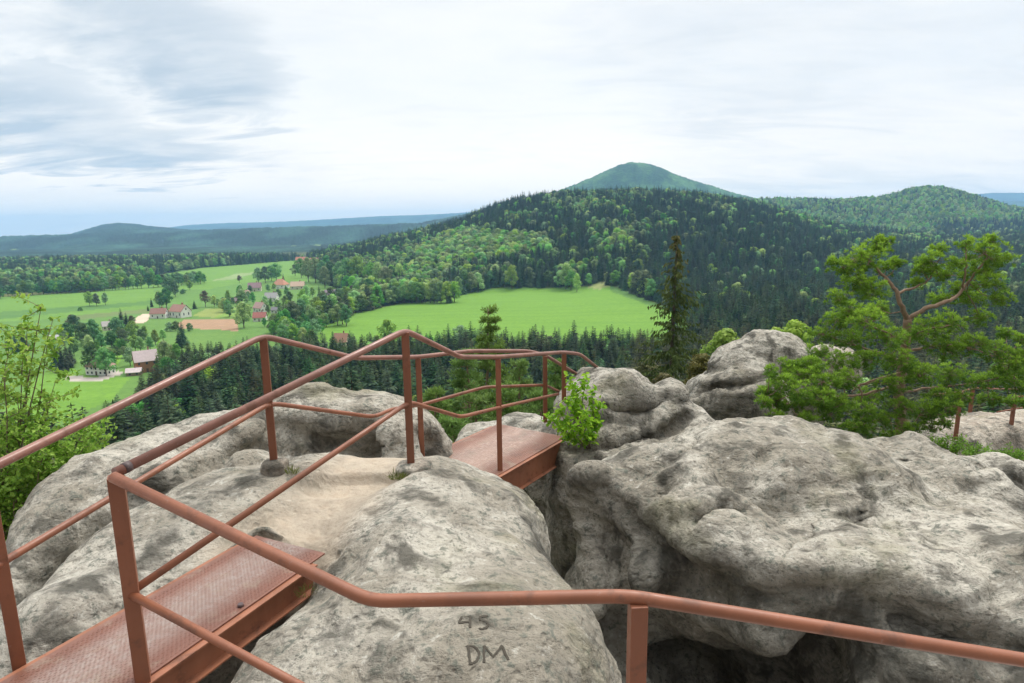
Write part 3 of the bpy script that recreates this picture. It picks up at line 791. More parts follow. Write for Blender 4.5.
# fields: outlines measured on the picture, kept as patches of the ground
G_MEADOW = (0.100, 0.212, 0.028); G_FIELD = (0.100, 0.205, 0.034); G_LEFT = (0.085, 0.175, 0.038); G_PALE = (0.17, 0.225, 0.06); G_SOIL = (0.26, 0.18, 0.11); G_TRACK = (0.42, 0.37, 0.28)
MEADOW = [(318, 332), (330, 322), (352, 314), (400, 304), (440, 301), (470, 292), (500, 288), (560, 288), (590, 286), (597, 281), (612, 286), (640, 296), (668, 308), (690, 322), (690, 420), (318, 420)]
VALLEY = [(-300, 310), (0, 297), (90, 292), (125, 287), (140, 278), (200, 268), (262, 263), (300, 260), (322, 260), (316, 278), (340, 290), (380, 300), (330, 320), (318, 332), (318, 420), (-300, 640)]
FIELDS = [
    (VALLEY, G_LEFT),
    ([(-300, 325), (0, 297), (90, 292), (150, 287), (160, 297), (140, 312), (70, 318), (0, 322), (-300, 360)], G_FIELD),
    ([(-300, 330), (0, 312), (160, 300), (165, 303), (0, 319), (-300, 345)], (0.07, 0.155, 0.036)),
    ([(125, 287), (140, 278), (200, 268), (262, 263), (300, 260), (322, 260), (316, 280), (250, 282), (205, 290)], G_FIELD),
    ([(165, 300), (205, 290), (250, 283), (258, 290), (220, 302), (200, 306), (175, 306)], (0.085, 0.18, 0.038)),
    ([(210, 281), (240, 273), (258, 272), (236, 279)], (0.17, 0.24, 0.10)),
    ([(192, 316), (205, 309), (224, 308), (248, 305), (236, 316), (214, 318)], G_PALE),
    ([(214, 318), (238, 306), (252, 308), (244, 318)], (0.13, 0.225, 0.045)),
    ([(177, 325), (184, 320), (239, 319), (237, 331), (180, 328)], G_SOIL),
    ([(130, 324), (142, 314), (152, 313), (146, 322)], G_TRACK),
    ([(170, 346), (185, 333), (236, 331), (228, 345), (190, 355)], (0.095, 0.185, 0.04)),
    ([(176, 362), (182, 350), (190, 352), (186, 366)], (0.12, 0.25, 0.028)),
    ([(105, 360), (112, 349), (122, 352), (118, 366)], (0.12, 0.25, 0.028)),
    ([(40, 375), (70, 366), (80, 374), (130, 378), (112, 400), (60, 420), (-60, 470)], (0.105, 0.22, 0.03)),
    ([(66, 376), (96, 377), (118, 371), (124, 373), (100, 381), (66, 380)], (0.36, 0.34, 0.31)),
    ([(70, 316), (145, 309), (150, 312), (75, 320)], (0.11, 0.155, 0.055)),
    (MEADOW, G_MEADOW),
    ([(588, 287), (597, 281), (612, 286), (600, 290)], (0.2, 0.24, 0.09)),
    ([(612, 286), (640, 296), (668, 308), (672, 313), (640, 302), (610, 291)], (0.065, 0.145, 0.03)),
    ([(316, 262), (296, 259), (300, 262), (310, 265)], (0.32, 0.24, 0.15)),
]
W_ = np.arange(-260, 1300, 1.35); YR = np.geomspace(3.5, 12500, 640)
gw, gy = np.meshgrid(W_, YR, indexing='ij')
gz = zt(gw, gy)
gxw = (gw - 512) / 630 * gy
pu, pv, _ = project(np.stack([gxw, gy, gz], -1))
pu = pu + 1.2 * vnoise(np.stack([gxw / 25, gy / 25, 0 * gy], -1), 5); pv = pv + .5 * vnoise(np.stack([gxw / 18, gy / 18, 0 * gy], -1), 6)
land = np.empty(gw.shape + (4,), np.float32); land[...] = (0.042, 0.055, 0.022, 1)
far = gy > 2350
land[far] = (0.018, 0.040, 0.022, 1)
fieldm = np.zeros(gw.shape, np.float32)
farv = np.clip(1.5 + 3.2 * fbm(np.stack([gxw / 160, gy / 260, 0 * gy], -1), 4, 340), .7, 3.4)[..., None]
land[..., :3] = np.where(((gy > 2900) | ((gy > 1900) & (gw < 470)))[..., None], np.array([0.0060, 0.0165, 0.0140]) * farv, land[..., :3])
reach = (gy > 150) & (gy < 2400) & (gz < -20)
for poly, colr_ in FIELDS:
    m_ = reach & inpoly(pu, pv, poly)
    land[m_] = (*colr_, 1); fieldm[m_] = 1
# far meadows seen as pale patches among the distant hills
for poly in ([(283, 250), (292, 246), (306, 246), (304, 252), (288, 253)], [(5, 252), (15, 249), (22, 251), (8, 255)], [(300, 247), (322, 244), (318, 247)]):
    m_ = (gy > 2400) & inpoly(pu, pv, poly); land[m_] = (0.11, 0.18, 0.06, 1); fieldm[m_] = 1
for lo_, hi_, p_, c_ in ((8000, 13000, .30, (.016, .034, .026)), (3800, 7500, .36, (.011, .026, .020))):
    nz_ = fbm(np.stack([gxw / 420, gy / 520, 0 * gy], -1), 3, 330)
    m_ = (gy > lo_) & (gy < hi_) & (gw < 520) & (nz_ > p_); land[m_] = (*c_, 1)
rosem = (gy > 2500) & (gy < 4400) & (gw > 470) & (gw < 850) & (ip(gw, ROSE) > 0)
lt = smoothstep(-.15, .25, fbm(np.stack([gxw / 70, gy / 110, gz / 60], -1), 4, 331))[..., None]
land[rosem, :3] = ((1 - lt) * np.array([.012, .042, .024]) + lt * np.array([.030, .080, .034]))[rosem]
gz2 = gz + (RNG.random(gw.shape) - .35) * 7.0 * far * (fieldm < .5) * smoothstep(2350, 3000, gy)
V = np.stack([gxw, gy, gz2], -1).reshape(-1, 3)
nwi, nyi = gw.shape
ii, jj = np.meshgrid(np.arange(nwi - 1), np.arange(nyi - 1), indexing='ij')
k_ = (ii * nyi + jj).ravel()
Fq = np.stack([k_, k_ + nyi, k_ + nyi + 1, k_ + 1], 1)
m, nt = new_mat('land'); n = N(nt); P = n.pos()
lc = n.attr('land', 'Color'); fm = n.attr('field')
a = n.noise(P, .03, 5, .6); b = n.noise(P, .3, 5, .7); c4 = n.noise(n.scale(P, (.012, .05, .03)), 1.0, 5, .6)
c = n.mix(n.math('ADD', n.math('MULTIPLY', a, .5), n.math('MULTIPLY', c4, .5)), lc, n.mix(1.0, lc, (1.75, 1.5, 1.5), 'MULTIPLY'))
c = n.mix(n.ramp(b, .35, .62, .28, 0), c, n.mix(1.0, lc, (.62, .66, .6), 'MULTIPLY'))
can = n.noise(P, .045, 4, .7)
pat = n.noise(P, .011, 6, .65)
c = n.mix(n.math('MULTIPLY', n.math('SUBTRACT', 1.0, fm), n.ramp(can, .47, .60, 0, .8)), c, n.mix(1.0, lc, (2.6, 2.3, 1.7), 'MULTIPLY'))
c = n.mix(n.math('MULTIPLY', n.math('SUBTRACT', 1.0, fm), n.ramp(pat, .50, .62, 0, .6)), c, n.mix(1.0, lc, (3.2, 2.7, 1.8), 'MULTIPLY'))
mow = n.noise(n.scale(P, (.004, .11, .03)), 1.0, 4, .6)
c = n.mix(n.math('MULTIPLY', fm, n.ramp(mow, .40, .66, 0, .22)), c, n.mix(1.0, lc, (.70, .80, .75), 'MULTIPLY'))
n.out(n.principled(c, .95, n.bump(can, n.math('MULTIPLY', n.math('SUBTRACT', 1.0, fm), .9), 9.0), spec=.15))
me = mesh_np('terrain', V, Fq, True, attrs=[('land', 'POINT', 'FLOAT_COLOR', land.reshape(-1, 4)), ('field', 'POINT', 'FLOAT', fieldm.ravel())])
tag(link('terrain', me, [m]), 'green valley of meadows with wooded hills rising to the horizon', kind='structure')
# ------------------------------------------------------------------ trees: prototypes of unit height
class Leaves:
    def __init__(self): self.v = []; self.r = []; self.t = []
    def kite(self, p, d, s, nrm, L, Wd, sag=.25, tip=0.0):
        """leaf spray: p base, d along, s sideways, nrm up"""
        self.v += [p, p + d * L * .45 + s * Wd - nrm * L * sag * .5, p + d * L - nrm * L * sag, p + d * L * .45 - s * Wd - nrm * L * sag * .5]
        self.r.append(random.random()); self.t.append(tip)
    def mesh(self, name, trunk=None):
        V = np.array(self.v); Fq = np.arange(len(V)).reshape(-1, 4); mi = np.zeros(len(Fq), int); r = list(self.r); t = list(self.t)
        if trunk is not None:
            tv = np.array(trunk.v); tf = np.array([f for f in trunk.f if len(f) == 4]) + len(V)
            V = np.concatenate([V, tv]); Fq = np.concatenate([Fq, tf]); mi = np.concatenate([mi, np.ones(len(tf), int)]); r += [.5] * len(tf); t += [0] * len(tf)
        return mesh_np(name, V, Fq, False, mat_index=mi, attrs=[('rnd', 'FACE', 'FLOAT', r), ('tip', 'FACE', 'FLOAT', t)])
def rv3(): 
    a = np.array([random.gauss(0, 1) for _ in range(3)]); return a / np.linalg.norm(a)
UP = np.array([0, 0, 1.0])
def spruce_parts(seed, width=.155, tiers=27, sparse=1.0, rag=.25):
    random.seed(seed); L = Leaves()
    for z in np.linspace(.05, .975, tiers):
        R = width * (1 - z) ** .82 * random.uniform(1 - rag, 1 + rag) + .007
        nb = int((6 + 4 * (1 - z)) * sparse * random.uniform(.8, 1.2)) + 2; a0 = random.random() * 6.28
        for k in range(nb):
            a = a0 + 6.283 * k / nb + random.uniform(-.3, .3); l = R * random.uniform(.65, 1.25)
            d = np.array([math.cos(a), math.sin(a), 0]); s = np.array([-d[1], d[0], 0])
            slope = -.55 + .75 * z + random.uniform(-.12, .12)
            zb = z + random.uniform(-.012, .012)
            for t in (.18, .42, .64, .84):
                p = d * l * t + UP * (zb + l * t * slope + .25 * l * max(0, t - .6))
                sz = (.40 * R + .009) * random.uniform(.75, 1.25)
                dd = d + s * random.uniform(-.6, .6) + UP * (slope + random.uniform(-.2, .3)); dd /= np.linalg.norm(dd)
                L.kite(p, dd, s, UP, sz * 1.25, sz * .5, .35, .5 * t * random.random())
    L.kite(UP * .96, UP, np.array([1., 0, 0]), np.array([0, 1., 0]), .045, .006, 0); L.kite(UP * .96, UP, np.array([0, 1., 0]), np.array([1., 0, 0]), .045, .006, 0)
    T = MB().tube([(0, 0, -.03), (0, 0, .5), (0, 0, .97)], [.013, .008, .0015], 6, False)
    return L, T
def broad_parts(seed, rx=.27, z0=.10, lobes=12, leafn=135, sz=.036, tall=1.0):
    random.seed(seed); L = Leaves(); T = MB(); cs = []
    for k in range(lobes):
        t = (k + .5) / lobes; z = z0 + .13 + (1 - z0 - .24) * t
        wz = math.sin(math.pi * min(1, .22 + .80 * t) ** .9) ** .7 * rx
        a = k * 2.4 + random.uniform(-.5, .5); q = wz * random.uniform(.35, .95)
        r = random.uniform(.11, .165) * (rx / .27) ** .6
        cs.append((np.array([q * math.cos(a), q * math.sin(a), z]), r))
    cs.append((np.array([0, 0, 1 - .12]), .11))
    T.tube([(0, 0, -.03), (.004, .003, z0), (-.006, .004, .6)], [.022, .016, .006], 6, False)
    for c, r in cs:
        T.tube([(0, 0, z0 * .8 + .1 * random.random()), tuple(c * np.array([.5, .5, .9])), tuple(c)], [.009, .006, .002], 4, False)
        tone = random.uniform(-.25, .25)
        for _ in range(leafn):
            d = rv3(); d[2] = d[2] * .85 + .18
            d /= np.linalg.norm(d); p = c + d * r * random.uniform(.62, 1.08) * np.array([1, 1, .85 * tall])
            e = rv3(); e -= d * (e @ d) * .7; e /= np.linalg.norm(e); s = np.cross(e, d + .4 * rv3()); s /= np.linalg.norm(s) + 1e-9
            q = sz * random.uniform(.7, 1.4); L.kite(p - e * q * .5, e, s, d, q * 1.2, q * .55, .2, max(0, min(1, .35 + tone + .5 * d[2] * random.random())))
    return L, T
M_spruce = leaf_material('spruce_needles', (0.027, 0.054, 0.022), (0.060, 0.108, 0.040), (0.092, 0.150, 0.050), .15, .20, .7, .03)
M_spruce_olive = leaf_material('olive_spruce_needles', (0.055, 0.068, 0.026), (0.105, 0.115, 0.042), (0.15, 0.15, 0.055), .15, .14, .7, .03)
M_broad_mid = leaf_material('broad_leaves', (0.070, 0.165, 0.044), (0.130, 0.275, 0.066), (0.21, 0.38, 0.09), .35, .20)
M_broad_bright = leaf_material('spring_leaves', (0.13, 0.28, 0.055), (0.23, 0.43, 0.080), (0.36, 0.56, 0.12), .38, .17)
M_vivid = leaf_material('vivid_leaves', (0.15, 0.29, 0.025), (0.30, 0.46, 0.04), (0.46, 0.60, 0.07), .42, .06)
M_dull = leaf_material('dull_leaves', (0.06, 0.075, 0.02), (0.12, 0.12, 0.035), (0.16, 0.15, 0.04), .25, .1)
M_broad_red = leaf_material('purple_leaves', (0.06, 0.055, 0.03), (0.12, 0.09, 0.05), (0.15, 0.10, 0.06), .2, .15)
M_trunk = simple('tree_bark', (0.12, 0.09, 0.065), .95, .35, 8)
PROTO = {}          # kind -> list of (full mesh, crown mesh, trunk mesh)
def add_proto(kind, L, T, mat):
    full = L.mesh('tree', T); full.materials.append(mat); full.materials.append(M_trunk)
    crown = L.mesh('crown'); crown.materials.append(mat)
    tr = T.mesh('trunk'); tr.materials.append(M_trunk)
    PROTO.setdefault(kind, []).append((full, crown, tr))
for s_, w_ in ((1, .185), (2, .215), (3, .165), (4, .20)): add_proto('spruce', *spruce_parts(s_, w_), M_spruce)
for s_, w_ in ((5, .18), (6, .21)): add_proto('olive', *spruce_parts(s_, w_, 25, .85, .35), M_spruce_olive)
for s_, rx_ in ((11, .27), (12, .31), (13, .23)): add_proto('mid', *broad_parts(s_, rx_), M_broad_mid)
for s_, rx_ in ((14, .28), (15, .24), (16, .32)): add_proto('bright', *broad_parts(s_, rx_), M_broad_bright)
add_proto('slim', *broad_parts(17, .16, .14, 12, 120, .034), M_broad_bright); add_proto('slim', *broad_parts(18, .18, .12, 12, 120, .034), M_broad_mid)
add_proto('vivid', *broad_parts(21, .30, .12, 14, 170, .04), M_vivid); add_proto('vivid', *broad_parts(22, .26, .10, 12, 170, .04), M_vivid); add_proto('dull', *broad_parts(23, .33, .1, 13, 170, .04), M_dull)
add_proto('bush', *broad_parts(19, .48, .0, 11, 110, .06), M_broad_mid)
add_proto('red', *broad_parts(20, .28, .2, 11, 110, .036), M_broad_red)
CONIFER = ('spruce', 'olive')

TREES = []          # (kind, x, y, z, height, zone)
def put(kind, u, v, hpx, zone):
    P = ground_hit(u, v); TREES.append((kind, P[0], P[1], P[2], hpx * P[1] / FPX * 1.02, zone))
rnd = random.Random(99)
def many(kind, items, zone):
    for it in items: put(kind, it[0], it[1], it[2], zone)
# village and field trees, read off the picture: base point and height
many('mid', [(88, 306, 15), (95, 306, 13), (104, 305, 13), (158, 308, 17), (165, 308, 20), (169, 297, 20), (175, 297, 17), (190, 290, 10)], 'field')
many('bush', [(78, 311, 4), (183, 294, 5), (172, 331, 10), (166, 331, 9), (186, 331, 8)], 'field')
many('mid', [(183, 284, 10), (189, 284, 12), (195, 283, 12), (201, 282, 10), (205, 283, 9)], 'field')
many('mid', [(62, 342, 20), (70, 336, 22), (78, 346, 24), (88, 344, 26), (95, 350, 18), (118, 346, 18), (128, 340, 20), (136, 345, 17), (140, 340, 15), (66, 356, 18), (57, 345, 16), (113, 352, 14), (144, 350, 14)], 'village')
many('red', [(128, 326, 11), (68, 328, 14), (204, 307, 17), (240, 283, 8), (352, 295, 10)], 'village')
many('spruce', [(118, 324, 16), (123, 327, 15), (52, 372, 30), (58, 368, 26), (47, 366, 24), (62, 364, 18), (150, 307, 9), (193, 309, 9), (178, 345, 24), (174, 348, 18), (284, 283, 10), (319, 301, 16), (323, 303, 13), (146, 311, 6), (8, 352, 20), (16, 349, 22), (2, 348, 18), (270, 306, 10)], 'village')
many('bright', [(158, 372, 33), (150, 345, 16), (134, 352, 16), (241, 328, 27), (213, 307, 12)], 'village')
many('mid', [(84, 374, 34), (96, 376, 30), (122, 366, 20), (170, 368, 26)], 'village')
many('mid', [(259, 283, 16), (266, 283, 17), (272, 281, 16), (277, 281, 18), (248, 300, 9), (252, 304, 12), (232, 305, 8), (222, 306, 9), (217, 308, 10), (286, 296, 10), (289, 303, 12), (276, 312, 13), (312, 297, 10), (250, 292, 7), (244, 297, 7), (240, 318, 8), (246, 313, 9), (262, 327, 10), (228, 316, 4), (268, 292, 8), (274, 290, 7)], 'village')
many('mid', [(284, 336, 28), (291, 330, 30), (300, 326, 28), (308, 328, 24), (316, 322, 26), (324, 318, 24), (332, 315, 22), (340, 312, 24), (348, 309, 22), (278, 334, 18), (270, 333, 14), (296, 340, 20), (304, 342, 22), (312, 338, 20), (290, 345, 18), (318, 334, 16), (338, 306, 18), (330, 303, 16)], 'village')
many('bright', [(287, 326, 26), (304, 318, 24), (322, 310, 20), (356, 306, 22), (364, 305, 21), (372, 305, 20), (380, 303, 18), (300, 345, 18), (308, 345, 16), (328, 310, 14), (345, 300, 14), (302, 305, 16), (306, 300, 15)], 'village')
many('mid', [(302, 278, 20), (309, 282, 25), (316, 283, 26), (323, 284, 24), (331, 285, 24), (340, 287, 26), (349, 288, 30), (358, 288, 32), (366, 285, 24), (296, 276, 12), (372, 290, 28), (392, 290, 24), (328, 275, 20), (338, 276, 22)], 'woodedge')
many('bright', [(325, 288, 22), (379, 291, 29), (386, 292, 26), (400, 288, 25), (345, 283, 18), (318, 278, 18)], 'woodedge')
for i in range(17): put('bright' if i % 3 else 'slim', 388 + i * 4.1 + rnd.uniform(-1, 1), 303 - .02 * i + rnd.uniform(-.6, .6), rnd.uniform(19, 24), 'row')
many('spruce', [(449, 303, 16), (391, 304, 17)], 'row')
many('bright', [(458, 296, 20), (465, 293, 23), (471, 293, 21), (478, 292, 20), (512, 289, 24), (566, 289, 26), (571, 290, 20), (577, 292, 19), (560, 288, 18), (607, 284, 12), (613, 284, 12), (632, 293, 20), (638, 294, 24), (645, 297, 19), (650, 300, 18)], 'row')
for i in range(16): put('bright', 692 + i * 3.6 + rnd.uniform(-1.5, 1.5), 316 - .45 * i + rnd.uniform(-1, 1), rnd.uniform(13, 22), 'rightwood')
for i in range(46):                                             # row along the top of the lower field
    u_ = 205 * i / 45 + rnd.uniform(-2, 2); v_ = np.interp(u_, [0, 90, 150, 205], [297, 292, 288, 284])
    put('mid' if rnd.random() < .8 else 'bright', u_ - 3, v_, rnd.uniform(10, 16), 'fieldrow')
for i in range(14): put('mid', -60 + i * 4.6, 302 - i * .25, rnd.uniform(11, 16), 'fieldrow')
many('mid', [(386, 352, 34), (460, 352, 28), (470, 356, 24), (375, 356, 22)], 'belt')
many('bright', [(316, 400, 24), (367, 399, 34), (290, 345, 22)], 'belt')

for i in range(46):                                             # gardens and copses between the houses
    u_, v_ = rnd.choice([(75, 345), (100, 338), (60, 335), (120, 345), (240, 300), (265, 305), (250, 320), (285, 310), (225, 307), (105, 362), (150, 352), (128, 358)])
    put(rnd.choice(['mid', 'mid', 'bright', 'slim', 'bush']), u_ + rnd.gauss(0, 9), v_ + rnd.gauss(0, 4.5), rnd.uniform(8, 17) * (v_ / 330), 'village')
for i in range(40):
    u_ = rnd.uniform(270, 345); put(rnd.choice(['mid', 'bright', 'mid']), u_, np.interp(u_, [270, 345], [342, 318]) + rnd.uniform(-12, 8), rnd.uniform(14, 24), 'village')
# forests: jittered planting
def scatter(y0, y1, w0, w1, sp):
    xs0 = (w0 - 512) / 630 * y1; xs1 = (w1 - 512) / 630 * y1
    xs = np.arange(min(xs0, (w0 - 512) / 630 * y0), max(xs1, (w1 - 512) / 630 * y0), sp); ys = np.arange(y0, y1, sp)
    X_, Y_ = np.meshgrid(xs, ys); X_ = X_ + RNG.uniform(-.45, .45, X_.shape) * sp; Y_ = Y_ + RNG.uniform(-.45, .45, Y_.shape) * sp
    X_, Y_ = X_.ravel(), Y_.ravel(); w = 512 + 630 * X_ / Y_
    k = (w > w0) & (w < w1); return X_[k], Y_[k], w[k]
allp = [scatter(640, 1050, -160, 330, 10.0), scatter(75, 480, -140, 1180, 5.6), scatter(480, 1480, 200, 1180, 7.0), scatter(1050, 1560, -160, 400, 9.5), scatter(1480, 1980, 330, 560, 10.5), scatter(1480, 2560, 480, 1180, 11.5)]
X_ = np.concatenate([a[0] for a in allp]); Y_ = np.concatenate([a[1] for a in allp]); Wv = np.concatenate([a[2] for a in allp])
Zv = zt(Wv, Y_); bu, bv, _ = project(np.stack([X_, Y_, Zv], -1))
ok = ~((inpoly(bu, bv, MEADOW) | inpoly(bu, bv, VALLEY)) & (Y_ > 345))
edge_y = ip(Wv, {-200: 150, 0: 165, 60: 180, 105: 205, 140: 262, 180: 320, 330: 335, 420: 325, 600: 330, 660: 345, 690: 5000, 1300: 5000})
nearz = Y_ < 480
ok &= ~(nearz & (Y_ > edge_y))
# keep the meadow clear between the belt and the wood
ok &= ~((Y_ > 330) & (Y_ < 700) & (Wv < 676) & (Wv > 318) & (Zv < -40) & (bv > 286) & inpoly(bu, bv, MEADOW))
ok &= ~((Wv < 318) & (Y_ > 345) & (bv > np.where(Y_ < 1050, 293, 297)))
nzs = fbm(np.stack([X_ / 70, Y_ / 90, 0 * X_], -1), 3, 410); rr = RNG.random(len(X_))
BRIGHT1 = [(400, 268), (424, 252), (446, 236), (470, 232), (500, 234), (548, 238), (548, 252), (500, 262), (462, 268), (420, 282)]
KNOLL = [(840, 250), (880, 212), (905, 198), (950, 195), (985, 212), (1024, 222), (1024, 236), (960, 236), (900, 250)]
DARKR = [(935, 226), (1024, 222), (1200, 222), (1200, 262), (935, 262)]
pb = np.full(len(X_), .11)
hillz = (Y_ > 480) & (Y_ < 1480)
pb = np.where(hillz & (nzs > .24), .55, pb)
pb = np.where(hillz & (Wv > 545) & (Wv < 760) & (Y_ > 1120), .34 + .7 * nzs, pb)
pb = np.where(hillz & (Wv > 440) & (Wv < 545) & (Y_ > 1080), .06, pb)
pb = np.where(hillz & (Wv < 430), .72, pb)
pb = np.where(hillz & (Wv > 690) & (Y_ < 1100), .06 + .25 * (nzs > .3), pb)
pb = np.where(inpoly(bu + 9 * nzs, bv - 6 + 8 * nzs, BRIGHT1), .97, pb)
pb = np.where((Y_ > 1480) & (Wv > 480), .72 + .5 * nzs, pb)
pb = np.where((Y_ > 1480) & inpoly(bu, bv, KNOLL), .93, pb)
pb = np.where((Y_ > 1480) & inpoly(bu, bv, DARKR), .12, pb)
pb = np.where((Y_ > 1050) & (Wv < 420), .25 + .4 * nzs, pb)
pb = np.where(nearz, .05 + .12 * (nzs > .2), pb)
isb = rr < pb
hh_ = np.where(isb, RNG.uniform(13, 21, len(X_)), RNG.uniform(15, 25, len(X_)))
hh_ = np.where(nearz, np.where(isb, RNG.uniform(11, 17, len(X_)), RNG.uniform(15, 25, len(X_))), hh_)
hh_ = np.where((Y_ > 1480) & (Wv > 480), hh_ * RNG.uniform(.62, 1.05, len(X_)), hh_)
hh_ = np.where(hillz & (Y_ > 1150), hh_ * RNG.uniform(.8, 1.22, len(X_)), hh_)
# the belt under the rocks stays below the line where the meadow opens
vtop = ip(Wv, {-200: 410, 0: 405, 60: 402, 100: 388, 140: 366, 170: 346, 200: 340, 300: 338, 350: 333, 420: 326, 470: 322, 512: 326, 600: 325, 665: 328, 700: 330, 740: 322, 800: 316, 1024: 310, 1300: 308}) + RNG.uniform(-4, 16, len(X_))
hmax = -(vtop - (228 - (Wv - 512) * .014)) / 635 * Y_ - Zv
lim = Y_ < 330
ok &= ~(lim & (hmax < 6)); hh_ = np.where(lim, np.minimum(hh_, hmax), hh_)
ok &= ~((Y_ < 75 + 30 * RNG.random(len(X_))) )
for i in np.nonzero(ok)[0]:
    y = Y_[i]
    if isb[i]:
        kind = 'bright' if (rr[i] * 97 % 1) < (.85 if (pb[i] > .9 or y > 1480) else .48) else 'mid'
    else:
        kind = 'olive' if (y < 330 and Wv[i] > 640 and (rr[i] * 53 % 1) < .7) or (y < 330 and (rr[i] * 53 % 1) < .08) else 'spruce'
    zone = 'belt' if y < 480 and Wv[i] < 690 else ('rightwood' if y < 1480 and Wv[i] >= 690 else ('hill' if y < 1480 else ('ridge' if Wv[i] > 480 else 'farwood')))
    TREES.append((kind, X_[i], y, Zv[i], float(hh_[i]), zone))

# which of them the picture shows, and how large
YT = np.geomspace(60, 3000, 260); WT = np.arange(-260, 1300, 6.0)
zz2 = zt(WT[:, None], YT[None, :]); el = np.maximum.accumulate(zz2 / YT[None, :], 1)
T_w = np.array([512 + 630 * t[1] / t[2] for t in TREES]); T_y = np.array([t[2] for t in TREES]); T_z = np.array([t[3] for t in TREES]); T_h = np.array([t[4] for t in TREES])
wi = np.clip(((T_w - WT[0]) / 6).round().astype(int), 0, len(WT) - 1); yi = np.clip(np.searchsorted(YT, T_y * .985) - 1, 0, len(YT) - 1)
hid = el[wi, yi] * T_y - (T_z + T_h)                       # metres by which the ground hides the tip
keep = hid < 6
mask = np.zeros((683, 1024), bool)
for VV in ROCKV:
    a_, b_, _c = project(VV); a_ = a_.astype(int); b_ = b_.astype(int); g = (a_ >= 2) & (a_ < 1022) & (b_ >= 2) & (b_ < 681)
    for dx in (-2, -1, 0, 1, 2):
        for dy in (-1, 0, 1, 2): mask[b_[g] + dy, a_[g] + dx] = True
order = np.argsort(T_y); area = np.zeros(len(TREES))
bu, bv, _ = project(np.stack([np.array([t[1] for t in TREES]), T_y, T_z], -1)); tu, tv, _ = project(np.stack([np.array([t[1] for t in TREES]), T_y, T_z + T_h], -1))
for i in order:
    if not keep[i] or hid[i] > 0: continue
    h_ = bv[i] - tv[i]; wd = h_ * (.16 if TREES[i][0] in CONIFER else .27)
    x0, x1 = int(max(0, tu[i] - wd)), int(min(1024, tu[i] + wd + 1)); y0, y1 = int(max(0, tv[i])), int(min(683, bv[i] + 1))
    if x1 <= x0 or y1 <= y0: continue
    yy, xx = np.mgrid[y0:y1, x0:x1]
    t_ = (yy - tv[i]) / max(h_, 1e-3)
    sh = np.abs(xx - tu[i]) <= wd * (t_ + .08 if TREES[i][0] in CONIFER else np.sqrt(np.clip(1 - (2 * t_ - 1) ** 2, 0, 1)) + .05)
    sub = mask[y0:y1, x0:x1]; area[i] = (sh & ~sub).sum(); sub |= sh
ZONES = {
    ('c', 'belt'): ('dark spruce in the forest belt between the sandstone rocks and the open meadow', 'spruces of the forest belt below the rocks'),
    ('o', 'belt'): ('olive tinged spruce in the forest belt between the sandstone rocks and the open meadow', 'olive spruces of the forest belt below the rocks'),
    ('b', 'belt'): ('leafy green tree standing among the dark spruces of the belt below the rocks', 'leafy trees within the spruce belt'),
    ('c', 'rightwood'): ('dark spruce in the wide wood filling the valley beside the pine', 'spruces of the wood beside the pine'),
    ('o', 'rightwood'): ('brownish olive spruce at the near rim of the wood beside the pine', 'olive spruces of the wood beside the pine'),
    ('b', 'rightwood'): ('pale green leafy tree in the wide conifer wood beside the pine', 'leafy trees of the wood beside the pine'),
    ('c', 'hill'): ('tall dark spruce on the wooded hill above the central meadow', 'spruces on the hill above the meadow'),
    ('b', 'hill'): ('round leafy tree on the wooded hill above the central meadow', 'leafy trees on the hill above the meadow'),
    ('c', 'ridge'): ('conifer on the light green ridge behind the wooded hill', 'conifers on the light green ridge'),
    ('b', 'ridge'): ('fresh green leafy tree on the ridge behind the wooded hill', 'leafy trees on the light green ridge'),
    ('c', 'farwood'): ('dark conifer in the far wood above the upper fields', 'conifers of the far wood'),
    ('b', 'farwood'): ('leafy tree in the far wood above the upper fields', 'leafy trees of the far wood'),
    ('c', 'village'): ('dark conifer standing among the village houses and gardens', 'conifers in the village'),
    ('b', 'village'): ('leafy tree standing among the village houses and gardens', 'leafy trees in the village'),
    ('b', 'field'): ('small round tree or bush standing alone in the sloping green fields', 'lone trees in the fields'),
    ('b', 'fieldrow'): ('round tree in the long row along the top of the lower field', 'tree row above the lower field'),
    ('b', 'woodedge'): ('tall leafy tree at the foot of the hill behind the village', 'leafy trees behind the village'),
    ('b', 'row'): ('bright leafy tree along the upper edge of the central meadow', 'trees along the meadow edge'),
    ('c', 'row'): ('small dark conifer in the leafy row above the central meadow', 'conifers in the meadow row'),
}
NAMES = {'spruce': 'spruce_tree', 'olive': 'spruce_tree', 'mid': 'leafy_tree', 'bright': 'leafy_tree', 'slim': 'slender_tree', 'bush': 'round_bush', 'red': 'leafy_tree'}
con = np.array([t[0] in CONIFER for t in TREES]); single = np.zeros(len(TREES), bool)
for grp in (con, ~con):
    idx = np.nonzero(grp & (area > 0))[0]; single[idx[np.argsort(-area[idx])][:298]] = True
nparts = {True: 0, False: 0}
